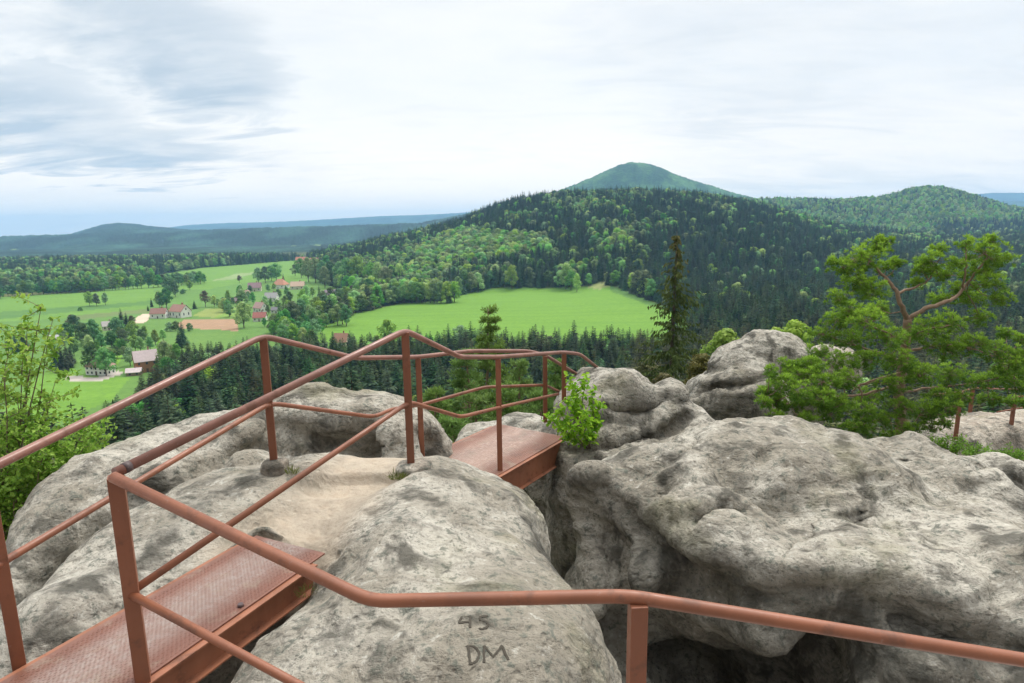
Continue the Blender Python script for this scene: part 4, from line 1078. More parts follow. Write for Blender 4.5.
for i in sorted(np.nonzero(single)[0], key=lambda i: -area[i]):
    kind, x, y, z, h_, zone = TREES[i]
    full, crown, tr = PROTO[kind][rnd.randrange(len(PROTO[kind]))]
    rz = rnd.uniform(0, 6.28); c_ = kind in CONIFER; wsc = h_ * rnd.uniform(.88, 1.15) * (1 if c_ or zone != 'hill' else 1.2)
    nparts[c_] += 1
    if nparts[c_] <= 70:
        o = empty(NAMES[kind], (x, y, z), rz); o.scale = (wsc, wsc, h_)
        for nm_, me_ in (('trunk', tr), ('crown', crown)):
            q = bpy.data.objects.new(nm_, me_); COL.objects.link(q); q.parent = o
    else:
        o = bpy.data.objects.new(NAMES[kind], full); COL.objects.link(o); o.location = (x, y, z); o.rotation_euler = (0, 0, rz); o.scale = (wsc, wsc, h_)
    key = ('o' if kind == 'olive' else 'c' if c_ else 'b', zone)
    lab, grp = ZONES.get(key) or ZONES.get(('c' if c_ else 'b', zone))
    tag(o, lab, 'bush' if kind == 'bush' else 'tree', grp)
    if kind == 'bush': o['label'] = 'low round bush in the green fields and gardens of the valley'; o['group'] = 'round bushes of the valley'
    elif kind == 'red': o['label'] = 'dull reddish tree in blossom among the village houses'; o['group'] = 'reddish trees in the village'

def forest_stuff(name, label, idx, kinds):
    """the rest of the trees: one object, instanced on points"""
    src = bpy.data.collections.new(name + '_kinds'); flat = []; start = {}
    for k in kinds:
        start[k] = len(flat)
        for j, pr_ in enumerate(PROTO[k]): flat.append(pr_[0])
    for j, me_ in enumerate(flat):
        src.objects.link(bpy.data.objects.new('%s_%02d' % (name, j), me_))
    me = bpy.data.meshes.new(name); me.vertices.add(len(idx))
    co = np.array([TREES[i][1:4] for i in idx], np.float32); me.vertices.foreach_set('co', co.ravel())
    sc_ = np.array([[TREES[i][4] * f_ * (1 if con[i] else 1.22), TREES[i][4] * f_ * (1 if con[i] else 1.22), TREES[i][4]] for i, f_ in zip(idx, RNG.uniform(.88, 1.15, len(idx)))], np.float32)
    vr = np.array([start[TREES[i][0]] + RNG.integers(len(PROTO[TREES[i][0]])) for i in idx], np.int32)
    ro = np.zeros((len(idx), 3), np.float32); ro[:, 2] = RNG.uniform(0, 6.28, len(idx))
    for an, ty, ar, ky in (('sc', 'FLOAT_VECTOR', sc_, 'vector'), ('ro', 'FLOAT_VECTOR', ro, 'vector'), ('vr', 'INT', vr, 'value')):
        a = me.attributes.new(an, ty, 'POINT'); a.data.foreach_set(ky, ar.ravel())
    o = bpy.data.objects.new(name, me); COL.objects.link(o)
    ng = bpy.data.node_groups.new(name + '_nodes', 'GeometryNodeTree')
    ng.interface.new_socket('Geometry', in_out='INPUT', socket_type='NodeSocketGeometry'); ng.interface.new_socket('Geometry', in_out='OUTPUT', socket_type='NodeSocketGeometry')
    gi = ng.nodes.new('NodeGroupInput'); go = ng.nodes.new('NodeGroupOutput')
    ci = ng.nodes.new('GeometryNodeCollectionInfo'); ci.inputs['Collection'].default_value = src; ci.inputs['Separate Children'].default_value = True; ci.inputs['Reset Children'].default_value = True
    iop = ng.nodes.new('GeometryNodeInstanceOnPoints'); iop.inputs['Pick Instance'].default_value = True
    def na(nm_, ty):
        q = ng.nodes.new('GeometryNodeInputNamedAttribute'); q.data_type = ty; q.inputs[0].default_value = nm_; return q.outputs[0]
    L_ = ng.links.new
    e2r = ng.nodes.new('FunctionNodeEulerToRotation'); L_(na('ro', 'FLOAT_VECTOR'), e2r.inputs[0])
    L_(gi.outputs[0], iop.inputs['Points']); L_(ci.outputs[0], iop.inputs['Instance']); L_(na('vr', 'INT'), iop.inputs['Instance Index'])
    L_(e2r.outputs[0], iop.inputs['Rotation']); L_(na('sc', 'FLOAT_VECTOR'), iop.inputs['Scale']); L_(iop.outputs[0], go.inputs[0])
    md = o.modifiers.new('forest', 'NODES'); md.node_group = ng
    tag(o, label, 'forest', kind='stuff'); return o
rest = np.nonzero(~single & keep)[0]
forest_stuff('conifer_forest', 'dense dark conifer forest covering the hills and valley as one mass', [i for i in rest if con[i]], ('spruce', 'olive'))
forest_stuff('leafy_forest', 'light green leafy woodland mixed through the hills as one mass', [i for i in rest if not con[i]], ('mid', 'bright', 'slim', 'bush', 'red'))
print('TREES', len(TREES), 'kept', keep.sum(), 'single', single.sum(), 'visible conifers', (con & (area > 0)).sum(), 'broad', (~con & (area > 0)).sum())
# ------------------------------------------------------------------ houses of the valley
def hmat(name, col, var=.12): return simple(name, col, .9, var, .8)
M_glass = simple('window_glass', (0.05, 0.06, 0.07), .25, .2, 1); M_door = hmat('door_wood', (0.12, 0.07, 0.04)); M_chim = hmat('chimney_brick', (0.28, 0.14, 0.10))
def house(label, u, v, lpx, wall_px, roof_px, yaw, wallc, roofc, depth=.7, hip=False, rows=1, wins=3, door=True, name='village_house'):
    P = ground_hit(u, v); s = P[1] / FPX
    s *= .92; L, Wd, H, Rh = lpx * s, lpx * s * depth, wall_px * s, roof_px * s
    root = empty(name, P, math.radians(yaw)); tag(root, label, 'house', 'houses of the valley village')
    T = Matrix.Translation(P) @ Matrix.Rotation(math.radians(yaw), 4, 'Z')
    def put_(nm, verts, faces, mat, parent=root):
        me = bpy.data.meshes.new(nm); me.from_pydata([T @ Vector(q) for q in verts], [], faces); me.update()
        return link(nm, me, [mat], parent)
    def bxm(nm, c, hx, hy, hz, mat, parent=root):
        b = MB().box(c, (hx, 0, 0), (0, hy, 0), (0, 0, hz)); return put_(nm, b.v, b.f, mat, parent)
    a, b = L / 2, Wd / 2; wm = hmat('wall_paint', wallc); rm = hmat('roof_tiles', roofc, .2)
    vs = [(-a, -b, -1.5), (a, -b, -1.5), (a, b, -1.5), (-a, b, -1.5), (-a, -b, H), (a, -b, H), (a, b, H), (-a, b, H)]
    fs = [(0, 1, 5, 4), (2, 3, 7, 6)]
    if hip: fs += [(1, 2, 6, 5), (3, 0, 4, 7)]
    else:
        vs += [(a, 0, H + Rh * .97), (-a, 0, H + Rh * .97)]; fs += [(1, 2, 6, 8, 5), (3, 0, 4, 9, 7)]
    put_('wall', vs, fs, wm)
    o = .45; t = .22; sl = Rh / b; e = b + o; zb = H - o * sl + .05; zt_ = H + Rh + .05; ra = a - (b * .75 if hip else -o); ea = a + o
    vs = []
    for dz in (0, t):
        vs += [(-ea, -e, zb + dz), (ea, -e, zb + dz), (ea, e, zb + dz), (-ea, e, zb + dz), (-ra, 0, zt_ + dz), (ra, 0, zt_ + dz)]
    up = [(6, 7, 11, 10), (8, 9, 10, 11), (7, 8, 11), (9, 6, 10)] if hip else [(6, 7, 11, 10), (8, 9, 10, 11), (7, 8, 2, 1), ]
    if hip: fs = up + [(0, 1, 7, 6), (1, 2, 8, 7), (2, 3, 9, 8), (3, 0, 6, 9)]
    else: fs = [(6, 7, 11, 10), (8, 9, 10, 11), (0, 1, 7, 6), (2, 3, 9, 8), (1, 5, 11, 7), (5, 2, 8, 11), (3, 4, 10, 9), (4, 0, 6, 10), (1, 0, 4, 5), (3, 2, 5, 4)]
    rf = put_('roof', vs, fs, rm)
    cw = max(.35, .035 * L); bxm('chimney', (a * .35, b * .18, H + Rh * .95), cw, cw, Rh * .32 + .5, M_chim, rf)
    ww, wh = max(.45, L * .035), max(.55, H / rows * .2)
    for r_ in range(rows):
        zc = H * (r_ + .55) / rows
        for k in range(wins):
            xk = -a + L * (k + .5) / wins
            if door and r_ == 0 and k == wins // 2:
                bxm('door', (xk, -b - .03, 1.0), .5, .05, 1.0, M_door); continue
            bxm('window', (xk, -b - .03, zc), ww, .05, wh, M_glass)
        for sx in (-1, 1):
            for yk in (-b * .45, b * .45): bxm('window', (sx * (a + .03), yk, zc), .05, ww, wh, M_glass)
    if not hip:
        for sx in (-1, 1): bxm('window', (sx * (a + .03), 0, H + Rh * .32), .05, ww, wh * .8, M_glass)
    return root
WH = (.78, .76, .72); CR_ = (.66, .60, .48); RED = (.32, .15, .11); ORG = (.42, .22, .14); PNK = (.42, .27, .24); GRY = (.36, .34, .34); TIM = (.34, .16, .07)
house('long white house with a low brown hipped roof behind two round trees', 91, 374, 26, 10, 7, -8, WH, (.36, .24, .19), .5, True, 2, 5)
house('timber barn-like house with orange brown gable and pale grey pink roof', 138, 371, 22, 13, 10, 38, TIM, (.52, .42, .42), .72, False, 2, 3)
house('low shed with a pale roof in front of the timber house', 125, 375, 14, 4, 3.5, 20, (.30, .20, .14), (.55, .46, .46), .7, False, 1, 2, False, 'shed')
house('white farmhouse with a dark red roof beside the gravel track', 157, 318, 16, 5.5, 5, 4, WH, (.30, .16, .13), .6, False, 1, 3)
house('white gabled farmhouse with red roof just left of the brown ploughed strip', 178, 317, 18, 7, 6.5, -22, WH, (.34, .18, .14), .75, False, 1, 4)
house('house with a purplish roof at the upper left corner of the village', 255, 291, 13, 4, 5, 15, CR_, (.27, .17, .18))
house('house with a bright orange red hipped roof highest in the village', 281, 288, 14, 4, 5.5, -12, WH, (.46, .22, .14), .8, True)
house('house with a pale orange roof under the three round field trees', 298, 289, 14, 3.5, 4.5, 8, CR_, (.48, .34, .25))
house('grey roofed house in the middle of the village', 271, 301, 13, 4, 5, 0, WH, GRY)
house('white house with a pink grey roof above the red roofed cottage', 259, 312, 13, 5, 5.5, -30, WH, PNK)
house('white cottage with a plain red roof lowest in the village', 258, 321, 13, 4.5, 5, 6, WH, (.36, .13, .11))
house('small white cottage with dark grey roof beside the pink roofed house', 274, 313, 8, 3.5, 3, -5, WH, (.2, .19, .2), .8, False, 1, 2)
house('white house with a dark purple roof alone among the lush trees', 330, 299, 12, 5, 5, 35, WH, (.26, .2, .23))
house('whitish bungalow with grey roof near the meadow tree row', 366, 294, 12, 3.5, 3, -5, WH, (.45, .42, .42), .6)
house('tiny pale hut at the start of the meadow tree row', 382, 296, 6, 2.5, 2, 10, WH, (.5, .47, .45), .8, False, 1, 1, False, 'hut')
house('brick orange farm building on the crest of the upper field', 303, 263, 11, 3.5, 3, 0, (.55, .33, .2), (.48, .19, .12), .5)
house('long brick orange barn at the hill wood on the upper field', 316, 263, 12, 3, 2.5, -4, (.52, .3, .18), (.42, .17, .12), .5, False, 1, 3, True, 'barn')
house('red roofed house hidden in the treetops below the central meadow', 339, 346, 15, 6, 8, -10, CR_, (.38, .20, .14))
house('pale grey house between the round trees left of the track', 104, 330, 11, 5, 4.5, 40, CR_, (.42, .38, .36))
house('grey barn with a flat pitched roof among the leftmost trees', 51, 341, 15, 3.5, 3, 12, (.4, .36, .32), (.44, .42, .43), .6, False, 1, 2, True, 'barn')
house('low pinkish outbuilding at the left approach to the village', 232, 303, 11, 2.5, 3, -6, PNK, (.36, .27, .26), .6, False, 1, 2, False, 'shed')
house('small white gabled house at the upper left of the village', 246, 297, 7, 3.5, 3.5, 70, WH, (.33, .2, .18), .9, False, 1, 2)
# ------------------------------------------------------------------ plants close by
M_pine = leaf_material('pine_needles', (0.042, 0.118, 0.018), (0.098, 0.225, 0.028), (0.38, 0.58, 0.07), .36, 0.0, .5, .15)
M_pine_far = leaf_material('young_pine_needles', (0.075, 0.15, 0.036), (0.135, 0.23, 0.055), (0.29, 0.43, 0.11), .3, .03, .5, .15)
M_pinebark = simple('pine_bark', (0.25, 0.17, 0.115), .95, .6, 14)
M_snag = leaf_material('old_spruce_needles', (0.055, 0.088, 0.026), (0.115, 0.150, 0.046), (0.23, 0.17, 0.07), .25, 0, .7, .05)
M_sap = leaf_material('sapling_leaves', (0.13, 0.32, 0.02), (0.40, 0.64, 0.05), None, .45, 0, .45)
M_shrub = leaf_material('shrub_leaves', (0.075, 0.21, 0.022), (0.26, 0.47, 0.055), (0.42, 0.58, 0.12), .45, 0, .42)
M_stem = simple('twig_bark', (0.17, 0.125, 0.085), .9, .4, 20)
M_moss = leaf_material('moss_and_grass', (0.10, 0.13, 0.03), (0.20, 0.22, 0.06), None, .3, 0)

def tuft(L, p, up, ln, nn, wd=.10, tipv=.5):
    """starburst of needles at a shoot end"""
    for _ in range(nn):
        d = rv3() + up * .75; d /= np.linalg.norm(d); s = np.cross(d, rv3()); s /= np.linalg.norm(s) + 1e-9
        l = ln * random.uniform(.6, 1.15); e = np.cross(s, d)
        b = p + d * l * .05
        L.v += [b, b + d * l * .55 + s * l * wd, b + d * l, b + d * l * .55 - s * l * wd]
        L.r.append(random.random()); L.t.append(max(0, min(1, tipv * (d @ up * .6 + .45) * random.uniform(.5, 1.3))))
def limb(mb, pts, r0, r1, jit=0.0, n=8):
    P = [np.array(p, float) for p in pts]; Q = []
    for i in range(len(P) - 1):
        p0, p1, p2, p3 = P[max(i - 1, 0)], P[i], P[i + 1], P[min(i + 2, len(P) - 1)]
        for k in range(5):
            t = k / 5; Q.append(.5 * ((2 * p1) + (-p0 + p2) * t + (2 * p0 - 5 * p1 + 4 * p2 - p3) * t * t + (-p0 + 3 * p1 - 3 * p2 + p3) * t ** 3))
    Q.append(P[-1])
    Q = [q + jit * np.array([random.uniform(-1, 1) for _ in range(3)]) for q in Q]
    mb.tube(Q, [r0 + (r1 - r0) * i / (len(Q) - 1) for i in range(len(Q))], n); return Q

# the old pine on the rocks
random.seed(21); DP = 11.0
pine = empty('pine_tree', at(905, 447, DP)); tag(pine, 'gnarled bright green pine with forked orange trunk growing behind the huge boulder', 'tree')
trunk = MB(); Qs = []
Qs += limb(trunk, [at(902, 475, DP), at(901, 430, DP), at(899, 395, DP), at(905, 350, DP + .05), at(908, 319, DP)], .105, .070, .006)
trunk.build('trunk', M_pinebark, pine)
branches = [
    ([at(908, 321, DP), at(900, 303, DP - .05), at(893, 287, DP), at(878, 270, DP + .1), at(864, 256, DP + .15)], .062, .018),
    ([at(896, 293, DP), at(912, 288, DP + .15), at(928, 280, DP + .2), at(937, 262, DP + .25)], .034, .012),
    ([at(908, 320, DP), at(922, 311, DP - .08), at(944, 302, DP - .1), at(957, 296, DP), at(968, 282, DP + .1), at(984, 262, DP), at(992, 246, DP)], .056, .014),
    ([at(962, 288, DP + .05), at(966, 270, DP - .2), at(966, 250, DP - .2)], .024, .009),
    ([at(900, 372, DP), at(880, 380, DP - .3), at(858, 386, DP - .5), at(852, 393, DP - .55)], .030, .012),
    ([at(900, 384, DP), at(866, 394, DP - .4), at(830, 398, DP - .9), at(790, 404, DP - .9), at(764, 396, DP - .9)], .034, .010),
    ([at(903, 362, DP), at(876, 352, DP + .4), at(846, 343, DP + .6), at(820, 332, DP + .8)], .034, .010),
    ([at(903, 352, DP), at(935, 346, DP - .4), at(968, 348, DP - .5), at(1010, 362, DP - .4)], .034, .010),
    ([at(900, 392, DP), at(930, 388, DP + .3), at(968, 384, DP + .4), at(1012, 376, DP + .3)], .032, .010),
    ([at(901, 410, DP), at(880, 418, DP - .6), at(862, 424, DP - .9)], .024, .008),
    ([at(901, 405, DP), at(925, 416, DP - .6), at(950, 412, DP - .8)], .024, .008),
    ([at(904, 345, DP), at(890, 335, DP - .8), at(866, 322, DP - 1.1)], .028, .009),
    ([at(904, 340, DP), at(925, 330, DP - .6), at(945, 326, DP - .8)], .026, .008),
    ([at(905, 368, DP), at(915, 372, DP - .9), at(920, 378, DP - 1.2)], .026, .008)]
anchor = []
for pts, r0, r1 in branches:
    mb = MB(); q = limb(mb, pts, r0 * .8, r1 * .8, .016); anchor += q[3:]; mb.build('branch', M_pinebark, pine)
for pts in ([at(858, 386, DP - .5), at(868, 382, DP - .6), at(884, 377, DP - .55), at(898, 373, DP - .4)], [at(858, 386, DP - .55), at(862, 394, DP - .6), at(861, 402, DP - .6)]):
    mb = MB(); limb(mb, pts, .02, .008, .008); mb.build('branch', M_pinebark, pine)
blobs = [(770, 372, 9, -.3), (784, 384, 12, -.4), (764, 404, 9, -.4), (800, 392, 14, -.6), (812, 366, 12, .0), (776, 418, 9, -.5), (806, 420, 11, -.6), (822, 398, 13, -.6), (1020, 340, 9, -.2), (1006, 334, 9, .2), (1022, 372, 12, .0), (862, 260, 19, 0), (842, 268, 12, 0), (878, 247, 12, .1), (886, 240, 7, .1), (857, 282, 16, -.2), (838, 299, 12, .2), (872, 292, 15, -.3), (886, 268, 10, .2), (850, 312, 14, .4), (833, 262, 6, 0), (897, 262, 7, .2),
         (931, 262, 14, .2), (938, 250, 8, .25), (922, 272, 10, .2), (915, 284, 8, .3), (944, 275, 12, .3), (940, 300, 11, .5),
         (984, 254, 18, 0), (966, 244, 9, -.2), (991, 241, 8, 0), (999, 262, 13, .1), (976, 272, 16, .2), (962, 290, 13, .3), (992, 284, 14, -.2), (1000, 300, 11, -.2), (972, 300, 12, .4), (956, 264, 8, -.2), (980, 318, 12, .2),
         (866, 322, 18, -1.0), (836, 320, 15, .7), (822, 334, 12, .8), (886, 338, 18, -.8), (930, 330, 19, -.6), (952, 322, 14, -.7), (850, 340, 16, .5), (910, 336, 14, .5), (945, 348, 18, -.5), (972, 346, 17, -.5), (876, 308, 12, .5), (996, 352, 15, -.4), (1012, 366, 15, -.4), (1022, 356, 12, -.3),
         (900, 362, 18, -1.0), (866, 360, 16, .2), (840, 362, 15, .3), (818, 352, 11, .7), (922, 376, 17, -1.1), (890, 384, 15, -.6), (950, 374, 16, .3), (980, 382, 15, .4), (1004, 378, 15, .3), (1020, 386, 12, .3),
         (800, 376, 16, -.1), (776, 388, 12, 0), (764, 392, 7, 0), (822, 382, 17, -.3), (845, 380, 14, -.2), (790, 404, 14, 0), (814, 404, 15, -.3), (842, 406, 15, -.5), (866, 412, 14, -.8), (790, 364, 9, .1), (808, 364, 10, .2), (776, 402, 10, 0), (830, 414, 12, -.2),
         (862, 426, 12, -.9), (884, 420, 13, -.7), (904, 408, 14, -.7), (926, 412, 15, -.7), (948, 408, 13, -.8), (890, 436, 9, -.5), (910, 430, 9, -.5), (940, 396, 13, -.4), (962, 398, 11, .2), (990, 400, 10, .4), (870, 396, 14, .2), (1016, 402, 9, .5), (850, 428, 8, -.3), (930, 428, 8, -.7), (946, 424, 6, -.8)]
L = Leaves(); tw = MB()
for (u, v, r, dd) in blobs:
    if u < 850 and v > 348: dd -= .9
    c = at(u, v, DP + dd); rw = r * (DP + dd) / FPX
    a = min(anchor, key=lambda q: np.linalg.norm(q - c))
    mid = (a + c) / 2 + rv3() * .05 + UP * -.04
    tw.tube([a, mid, c], [.011, .008, .005], 5)
    for j in range(int(12 + 130 * rw * rw * 6.2)):
        d = rv3() * random.random() ** .38; d[2] *= .72
        p = c + d * rw * (1.0 + .25 * (j % 4 == 0))
        up = UP * .9 + d * .8; up /= np.linalg.norm(up)
        if j % 3 == 0: tw.tube([c, p], [.004, .0025], 4, False)
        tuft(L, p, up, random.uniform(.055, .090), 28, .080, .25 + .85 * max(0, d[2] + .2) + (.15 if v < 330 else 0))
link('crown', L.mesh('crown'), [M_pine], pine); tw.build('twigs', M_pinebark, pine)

# ragged old spruce
random.seed(5); DS = 46.0
top = at(677, 231, DS); gz_ = float(zt(512 + 630 * top[0] / top[1], top[1])); sn = empty('spruce_tree', (top[0], top[1], gz_)); tag(sn, 'ragged thin old spruce with a browning tip rising alone above the grey crag', 'tree')
H_ = top[2] - gz_; T = MB().tube([(top[0], top[1], gz_ - .3), (top[0] - .06, top[1], gz_ + H_ * .5), tuple(top)], [.26, .16, .015], 8); T.build('trunk', M_bark_dark, sn)
L = Leaves()
for z in np.arange(.02, .985, .0125):
    y0 = 1 - z
    prof = np.interp(z, [0, .45, .58, .66, .74, .80, .88, 1.0], [4.6, 3.4, 2.5, 1.35, 2.0, 1.15, .85, .12])
    for k in range(5):
        if random.random() < .15: continue
        a = random.uniform(0, 6.283); l = prof * random.uniform(.3, 1.15); d = np.array([math.cos(a), math.sin(a), 0]); s = np.array([-d[1], d[0], 0])
        b = np.array([top[0], top[1], gz_ + z * H_]); sl = random.uniform(-.75, -.15)
        for t in np.linspace(.1, 1, max(3, int(l * 5))):
            p = b + d * l * t + UP * (l * t * sl + .25 * l * t * t)
            for _ in range(3):
                dd = d * random.uniform(.1, .6) + s * random.uniform(-.8, .8) - UP * random.uniform(.2, 1.1); dd /= np.linalg.norm(dd)
                L.kite(p, dd, np.cross(dd, rv3()), UP, random.uniform(.22, .48), random.uniform(.05, .11), .1, max(0, min(1, (z - .80) * 4.0 * random.random() + .12 * random.random())))
link('crown', L.mesh('crown'), [M_snag], sn)

# leaf shapes for broad leaves seen near
def leaf(L, p, d, nrm, ln, wd, tipv=0.0):
    d = d / np.linalg.norm(d); s = np.cross(d, nrm); s /= np.linalg.norm(s) + 1e-9; nrm = np.cross(s, d)
    for sg in (-1, 1):
        L.v += [p, p + d * ln * .38 + s * sg * wd + nrm * wd * .35, p + d * ln * .74 + s * sg * wd * .7 + nrm * wd * .2 - nrm * ln * .05, p + d * ln - nrm * ln * .14]
        L.r.append(random.random() if sg < 0 else L.r[-1]); L.t.append(tipv)
def twig_leaves(L, Q, n_, ln, spread, tipv=0.0):
    for _ in range(n_):
        i = random.randrange(max(1, len(Q) // 4), len(Q)); p = Q[i] + rv3() * spread * random.random()
        d = rv3() + UP * .1; nr = UP * 1.1 + rv3() * .8; nr /= np.linalg.norm(nr)
        leaf(L, p, d, nr, ln * random.uniform(.6, 1.2), ln * random.uniform(.24, .36), tipv * random.random())

# bright sapling at the bridge end
random.seed(31); DB = 6.35
base = at(590, 452, DB + .1); sap = empty('birch_sapling', base); tag(sap, 'bright yellow green leafy sapling growing from the cleft at the farther footbridge end', 'plant')
L = Leaves(); st = MB()
for (u, v, dd) in [(576, 388, 0), (568, 400, -.1), (592, 392, .1), (558, 410, -.1), (602, 402, .1), (600, 422, 0), (560, 428, -.15), (584, 412, -.2), (576, 425, -.25), (592, 436, -.1), (570, 380, .1), (548, 418, .0), (586, 380, .05), (566, 438, -.1)]:
    tip = at(u, v, DB + dd); Q = limb(st, [base, base * .45 + tip * .55 + np.array([random.uniform(-.06, .06), random.uniform(-.06, .06), .02]), tip], .008, .002, .006, 5)
    twig_leaves(L, Q[3:], 44, .060, .075); twig_leaves(L, Q[-6:], 26, .06, .07)
st.build('stem', M_stem, sap); link('leaves', L.mesh('leaves'), [M_sap], sap)

# leafy bush on the left
random.seed(44); DL = 6.4
base = at(-12, 640, DL); bu_ = empty('leafy_bush', base); tag(bu_, 'tall sunlit leafy bush on the left edge behind the pale outcrop', 'bush')
L = Leaves(); st = MB()
tall = [(42, 308, .3), (52, 318, .2), (48, 345, .1), (22, 352, 0), (6, 372, -.2), (-12, 350, -.2), (34, 372, .2), (56, 382, .3), (10, 336, .4), (-30, 380, 0), (28, 330, .3), (-4, 400, .3), (44, 405, .1), (18, 395, -.1)]
dense = [(92, 428, .5), (104, 436, .7), (78, 440, .2), (60, 432, 0), (40, 430, -.2), (20, 428, 0), (4, 425, .2), (84, 452, .4), (62, 458, .1), (44, 455, -.3), (20, 455, -.3), (0, 460, 0), (50, 478, .2), (30, 482, -.1), (12, 485, -.3), (-6, 490, -.3), (36, 500, .2), (20, 510, 0), (4, 520, -.2), (-14, 520, -.3), (-25, 450, 0), (10, 540, .2), (-30, 500, .1), (70, 425, .6), (88, 440, -.1), (30, 445, .3), (6, 440, .5)]
for k, (u, v, dd) in enumerate(tall + dense):
    tip = at(u, v, DL + dd); mid = base * .5 + tip * .5 + np.array([random.uniform(-.12, .12), random.uniform(-.2, .2), .05])
    if k < len(tall):
        Q = limb(st, [base + rv3() * .05, mid, tip], .020, .003, .012, 6)
        for j in range(9):
            q0 = Q[random.randrange(4, len(Q))]; q1 = q0 + rv3() * np.array([.30, .30, .22]) + UP * .06; S_ = limb(st, [q0, (q0 + q1) / 2 + rv3() * .02, q1], .005, .0015, .003, 4)
            twig_leaves(L, S_, 20, .062, .055, .9)
        twig_leaves(L, Q[-4:], 24, .06, .06, 1.0)
    else:
        Q = limb(st, [mid, (mid + tip) / 2 + rv3() * .05, tip], .012, .003, .01, 5)
        for j in range(10):
            q0 = Q[random.randrange(5, len(Q))]; q1 = q0 + rv3() * np.array([.26, .26, .2]); S_ = limb(st, [q0, (q0 + q1) / 2, q1], .004, .0015, .003, 4)
            twig_leaves(L, S_, 26, .060, .07, .7)
        twig_leaves(L, Q[-4:], 56, .056, .16, .8)
st.build('stem', M_stem, bu_); link('leaves', L.mesh('leaves'), [M_shrub], bu_)

# young pines on the slope behind the farther bridge
def young_pine(u, v, d, h_, seed, label, wd=1.0):
    random.seed(seed); t_ = at(u, v, d); b = t_ - UP * h_; root = empty('young_pine', b); tag(root, label, 'tree', 'young pines on the slope behind the farther bridge')
    T = MB(); limb(T, [b, b + UP * h_ * .5 + rv3() * .15, t_], .10, .015, .03, 6); L = Leaves()
    nt_ = int(h_ / .32)
    for i in range(nt_):
        z = h_ * (i + .6) / nt_; R = wd * min(1.9, .30 * (h_ - z) + .25) * random.uniform(.75, 1.15)
        for k in range(7):
            a = random.uniform(0, 6.28); e = np.array([math.cos(a), math.sin(a), random.uniform(.10, .45)]); l = R * random.uniform(.5, 1.1)
            if random.random() < .1: continue
            p0 = b + UP * z; p1 = p0 + e * l; T.tube([p0, (p0 + p1) / 2 - UP * .05, p1], [.018, .012, .006], 4, False)
            for j in range(int(6 + 14 * l)):
                t = .35 + .65 * random.random() ** .7; q = p0 + e * l * t + rv3() * np.array([.18, .18, .12]) * (.5 + l * .3)
                tuft(L, q, UP * .8 + e * .3, random.uniform(.13, .20), 11, .10, .55)
    T.build('trunk', M_pinebark, root); link('crown', L.mesh('crown'), [M_pine_far], root)
young_pine(489, 309, 21, 7.5, 61, 'tallest young pine, its tip breaking the meadow line above the farther bridge', .8)
young_pine(466, 352, 19, 6.0, 62, 'young pine just left of the tallest one, behind the railing')
young_pine(520, 362, 20, 5.5, 63, 'young pine between the tallest one and the far railing post')
young_pine(436, 392, 17, 4.5, 64, 'low young pine beside the end of the long outcrop')
young_pine(556, 360, 24, 6.0, 65, 'young pine behind the end of the farther bridge railing')
young_pine(452, 418, 14, 3.0, 66, 'smallest young pine low under the mid rail', 1.3)
young_pine(540, 392, 16, 4.0, 68, 'young pine low behind the bright sapling', 1.1)
young_pine(476, 398, 15, 3.6, 69, 'young pine seen between the two middle posts of the far rails', 1.2)
young_pine(586, 372, 26, 6.0, 70, 'young pine at the rail end beside the knobbly crag', 1.0)
young_pine(500, 385, 16, 4.0, 67, 'bushy young pine in front of the tallest one', 1.2)

# bushy little trees behind the crags
def bushy(u, v, d, hpx, kind, j, label, rz):
    t_ = at(u, v, d); h_ = hpx * d / FPX; o = empty('leafy_tree', t_ - UP * h_, rz); o.scale = (h_ * 1.15, h_ * 1.15, h_); tag(o, label, 'tree')
    full, crown, tr = PROTO[kind][j]
    for nm_, me_ in (('trunk', tr), ('crown', crown)):
        q = bpy.data.objects.new(nm_, me_); COL.objects.link(q); q.parent = o
bushy(727, 327, 48, 62, 'vivid', 0, 'yellow green leafy tree directly behind the grey humped crag', .4)
bushy(797, 319, 75, 50, 'vivid', 1, 'yellow green treetop peeping over the right end of the humped crag', 1.4)
bushy(648, 356, 60, 44, 'dull', 0, 'dull green leafy tree left of the foot of the ragged spruce', 2.3)
bushy(776, 326, 80, 40, 'vivid', 1, 'small yellow green treetop left of the brighter one over the crag', 3.1)
bushy(703, 352, 40, 50, 'dull', 0, 'dull brownish green tree between the ragged spruce and the crag', .9)
bushy(664, 372, 38, 50, 'dull', 0, 'dull brownish green tree under the ragged spruce', 4.0)

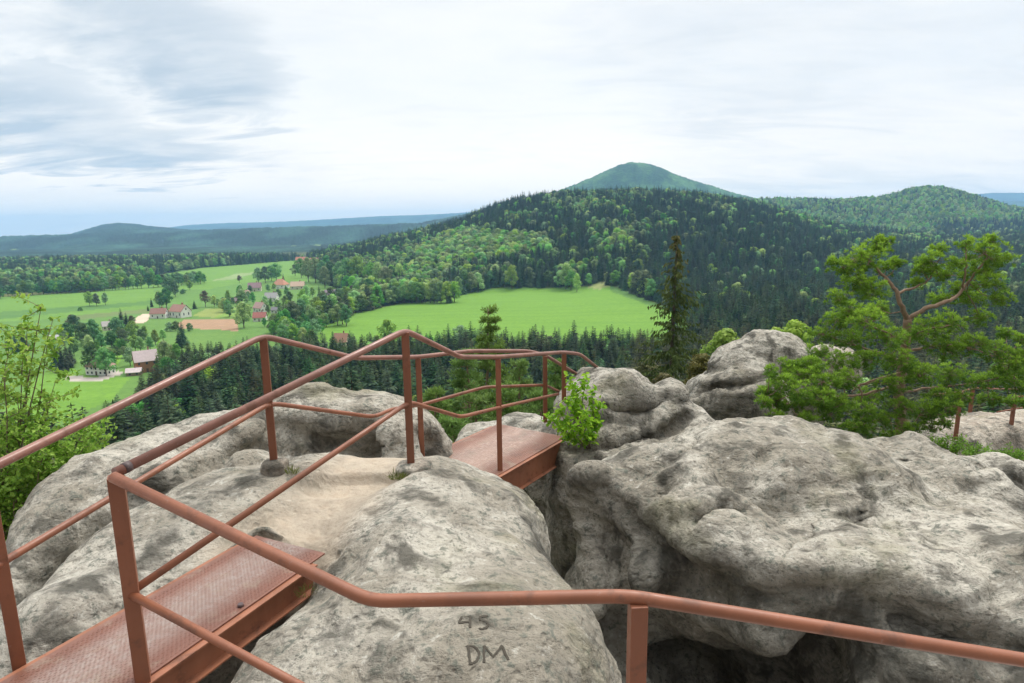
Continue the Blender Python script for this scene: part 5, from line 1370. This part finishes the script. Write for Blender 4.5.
# greenery between the boulder and the ledge
random.seed(71)
for (u, v, d, r, lab) in [(975, 452, 9.2, .30, 'small green bilberry shrub in the gap between boulder and flat ledge'), (950, 440, 9.6, .30, 'small green shrub under the pine, nearest the far railing post'), (1012, 452, 10.2, .28, 'dark green shrub in the shade of the flat ledge')]:
    c = at(u, v, d) - UP * r * .6; o = empty('low_shrub', c - UP * r); tag(o, lab, 'shrub', 'low shrubs by the ledge'); L = Leaves(); st = MB()
    for _ in range(26):
        e = rv3(); e[2] = abs(e[2]) * .8 + .2; tip = c + e * r * random.uniform(.6, 1.15); Q = limb(st, [c - UP * r, (c + tip) / 2, tip], .006, .002, .005, 4); twig_leaves(L, Q, 38, .042, .07, .3)
    st.build('stem', M_stem, o); link('leaves', L.mesh('leaves'), [M_shrub], o)

# grass and moss at the footings and in rock pockets
def grass_tuft(p, r, h_, n_, label, seed):
    random.seed(seed); o = empty('grass_tuft', p); tag(o, label, 'grass', 'grass tufts on the rocks'); L = Leaves()
    for _ in range(n_):
        a = random.uniform(0, 6.28); q = np.array(p) + np.array([math.cos(a), math.sin(a), 0]) * r * math.sqrt(random.random()); d = np.array([math.cos(a) * .6, math.sin(a) * .6, 1]) + rv3() * .5; d /= np.linalg.norm(d)
        L.kite(q - UP * .01, d, np.cross(d, rv3()), rv3(), h_ * random.uniform(.5, 1.2), h_ * .06, .3)
    link('blades', L.mesh('blades'), [M_moss], o)
for (u, v, d, VV, r, h_, n_, lab, sd_) in [(398, 488, 3.95, R1V, .05, .05, 160, 'tiny yellowish grass tuft at the foot of the right hand post', 1), (292, 470, 4.05, R1V, .035, .05, 70, 'tiny grass tuft beside the footing of the left hand post', 2), (494, 416, 7.4, R4V, .16, .10, 260, 'grass tuft on the pale rock beyond the farther footbridge', 3), (308, 596, 3.0, R1V, .06, .03, 120, 'mossy tuft in the dirt pocket at the corner of the near footbridge', 4)]:
    p = at(u, v, d); p[2] = rock_top(VV, p[0], p[1]); grass_tuft(p, r, h_, n_, lab, sd_)
# ------------------------------------------------------------------ the air
m, nt = new_mat('hazy_air'); n = N(nt)
vp = n.new('ShaderNodeVolumePrincipled')
n.set(vp, 'Color', (0.36, 0.66, 1.0, 1)); n.set(vp, 'Density', 1.05e-4); n.set(vp, 'Anisotropy', 0.1)
n.out(vp.outputs[0], 'Volume')
mb = MB(); mb.box((0, 6300, 120), (17500, 0, 0), (0, 6500, 0), (0, 0, 245))
hz = mb.build('haze', m); tag(hz, 'thin bluish air of the distance', kind='stuff')
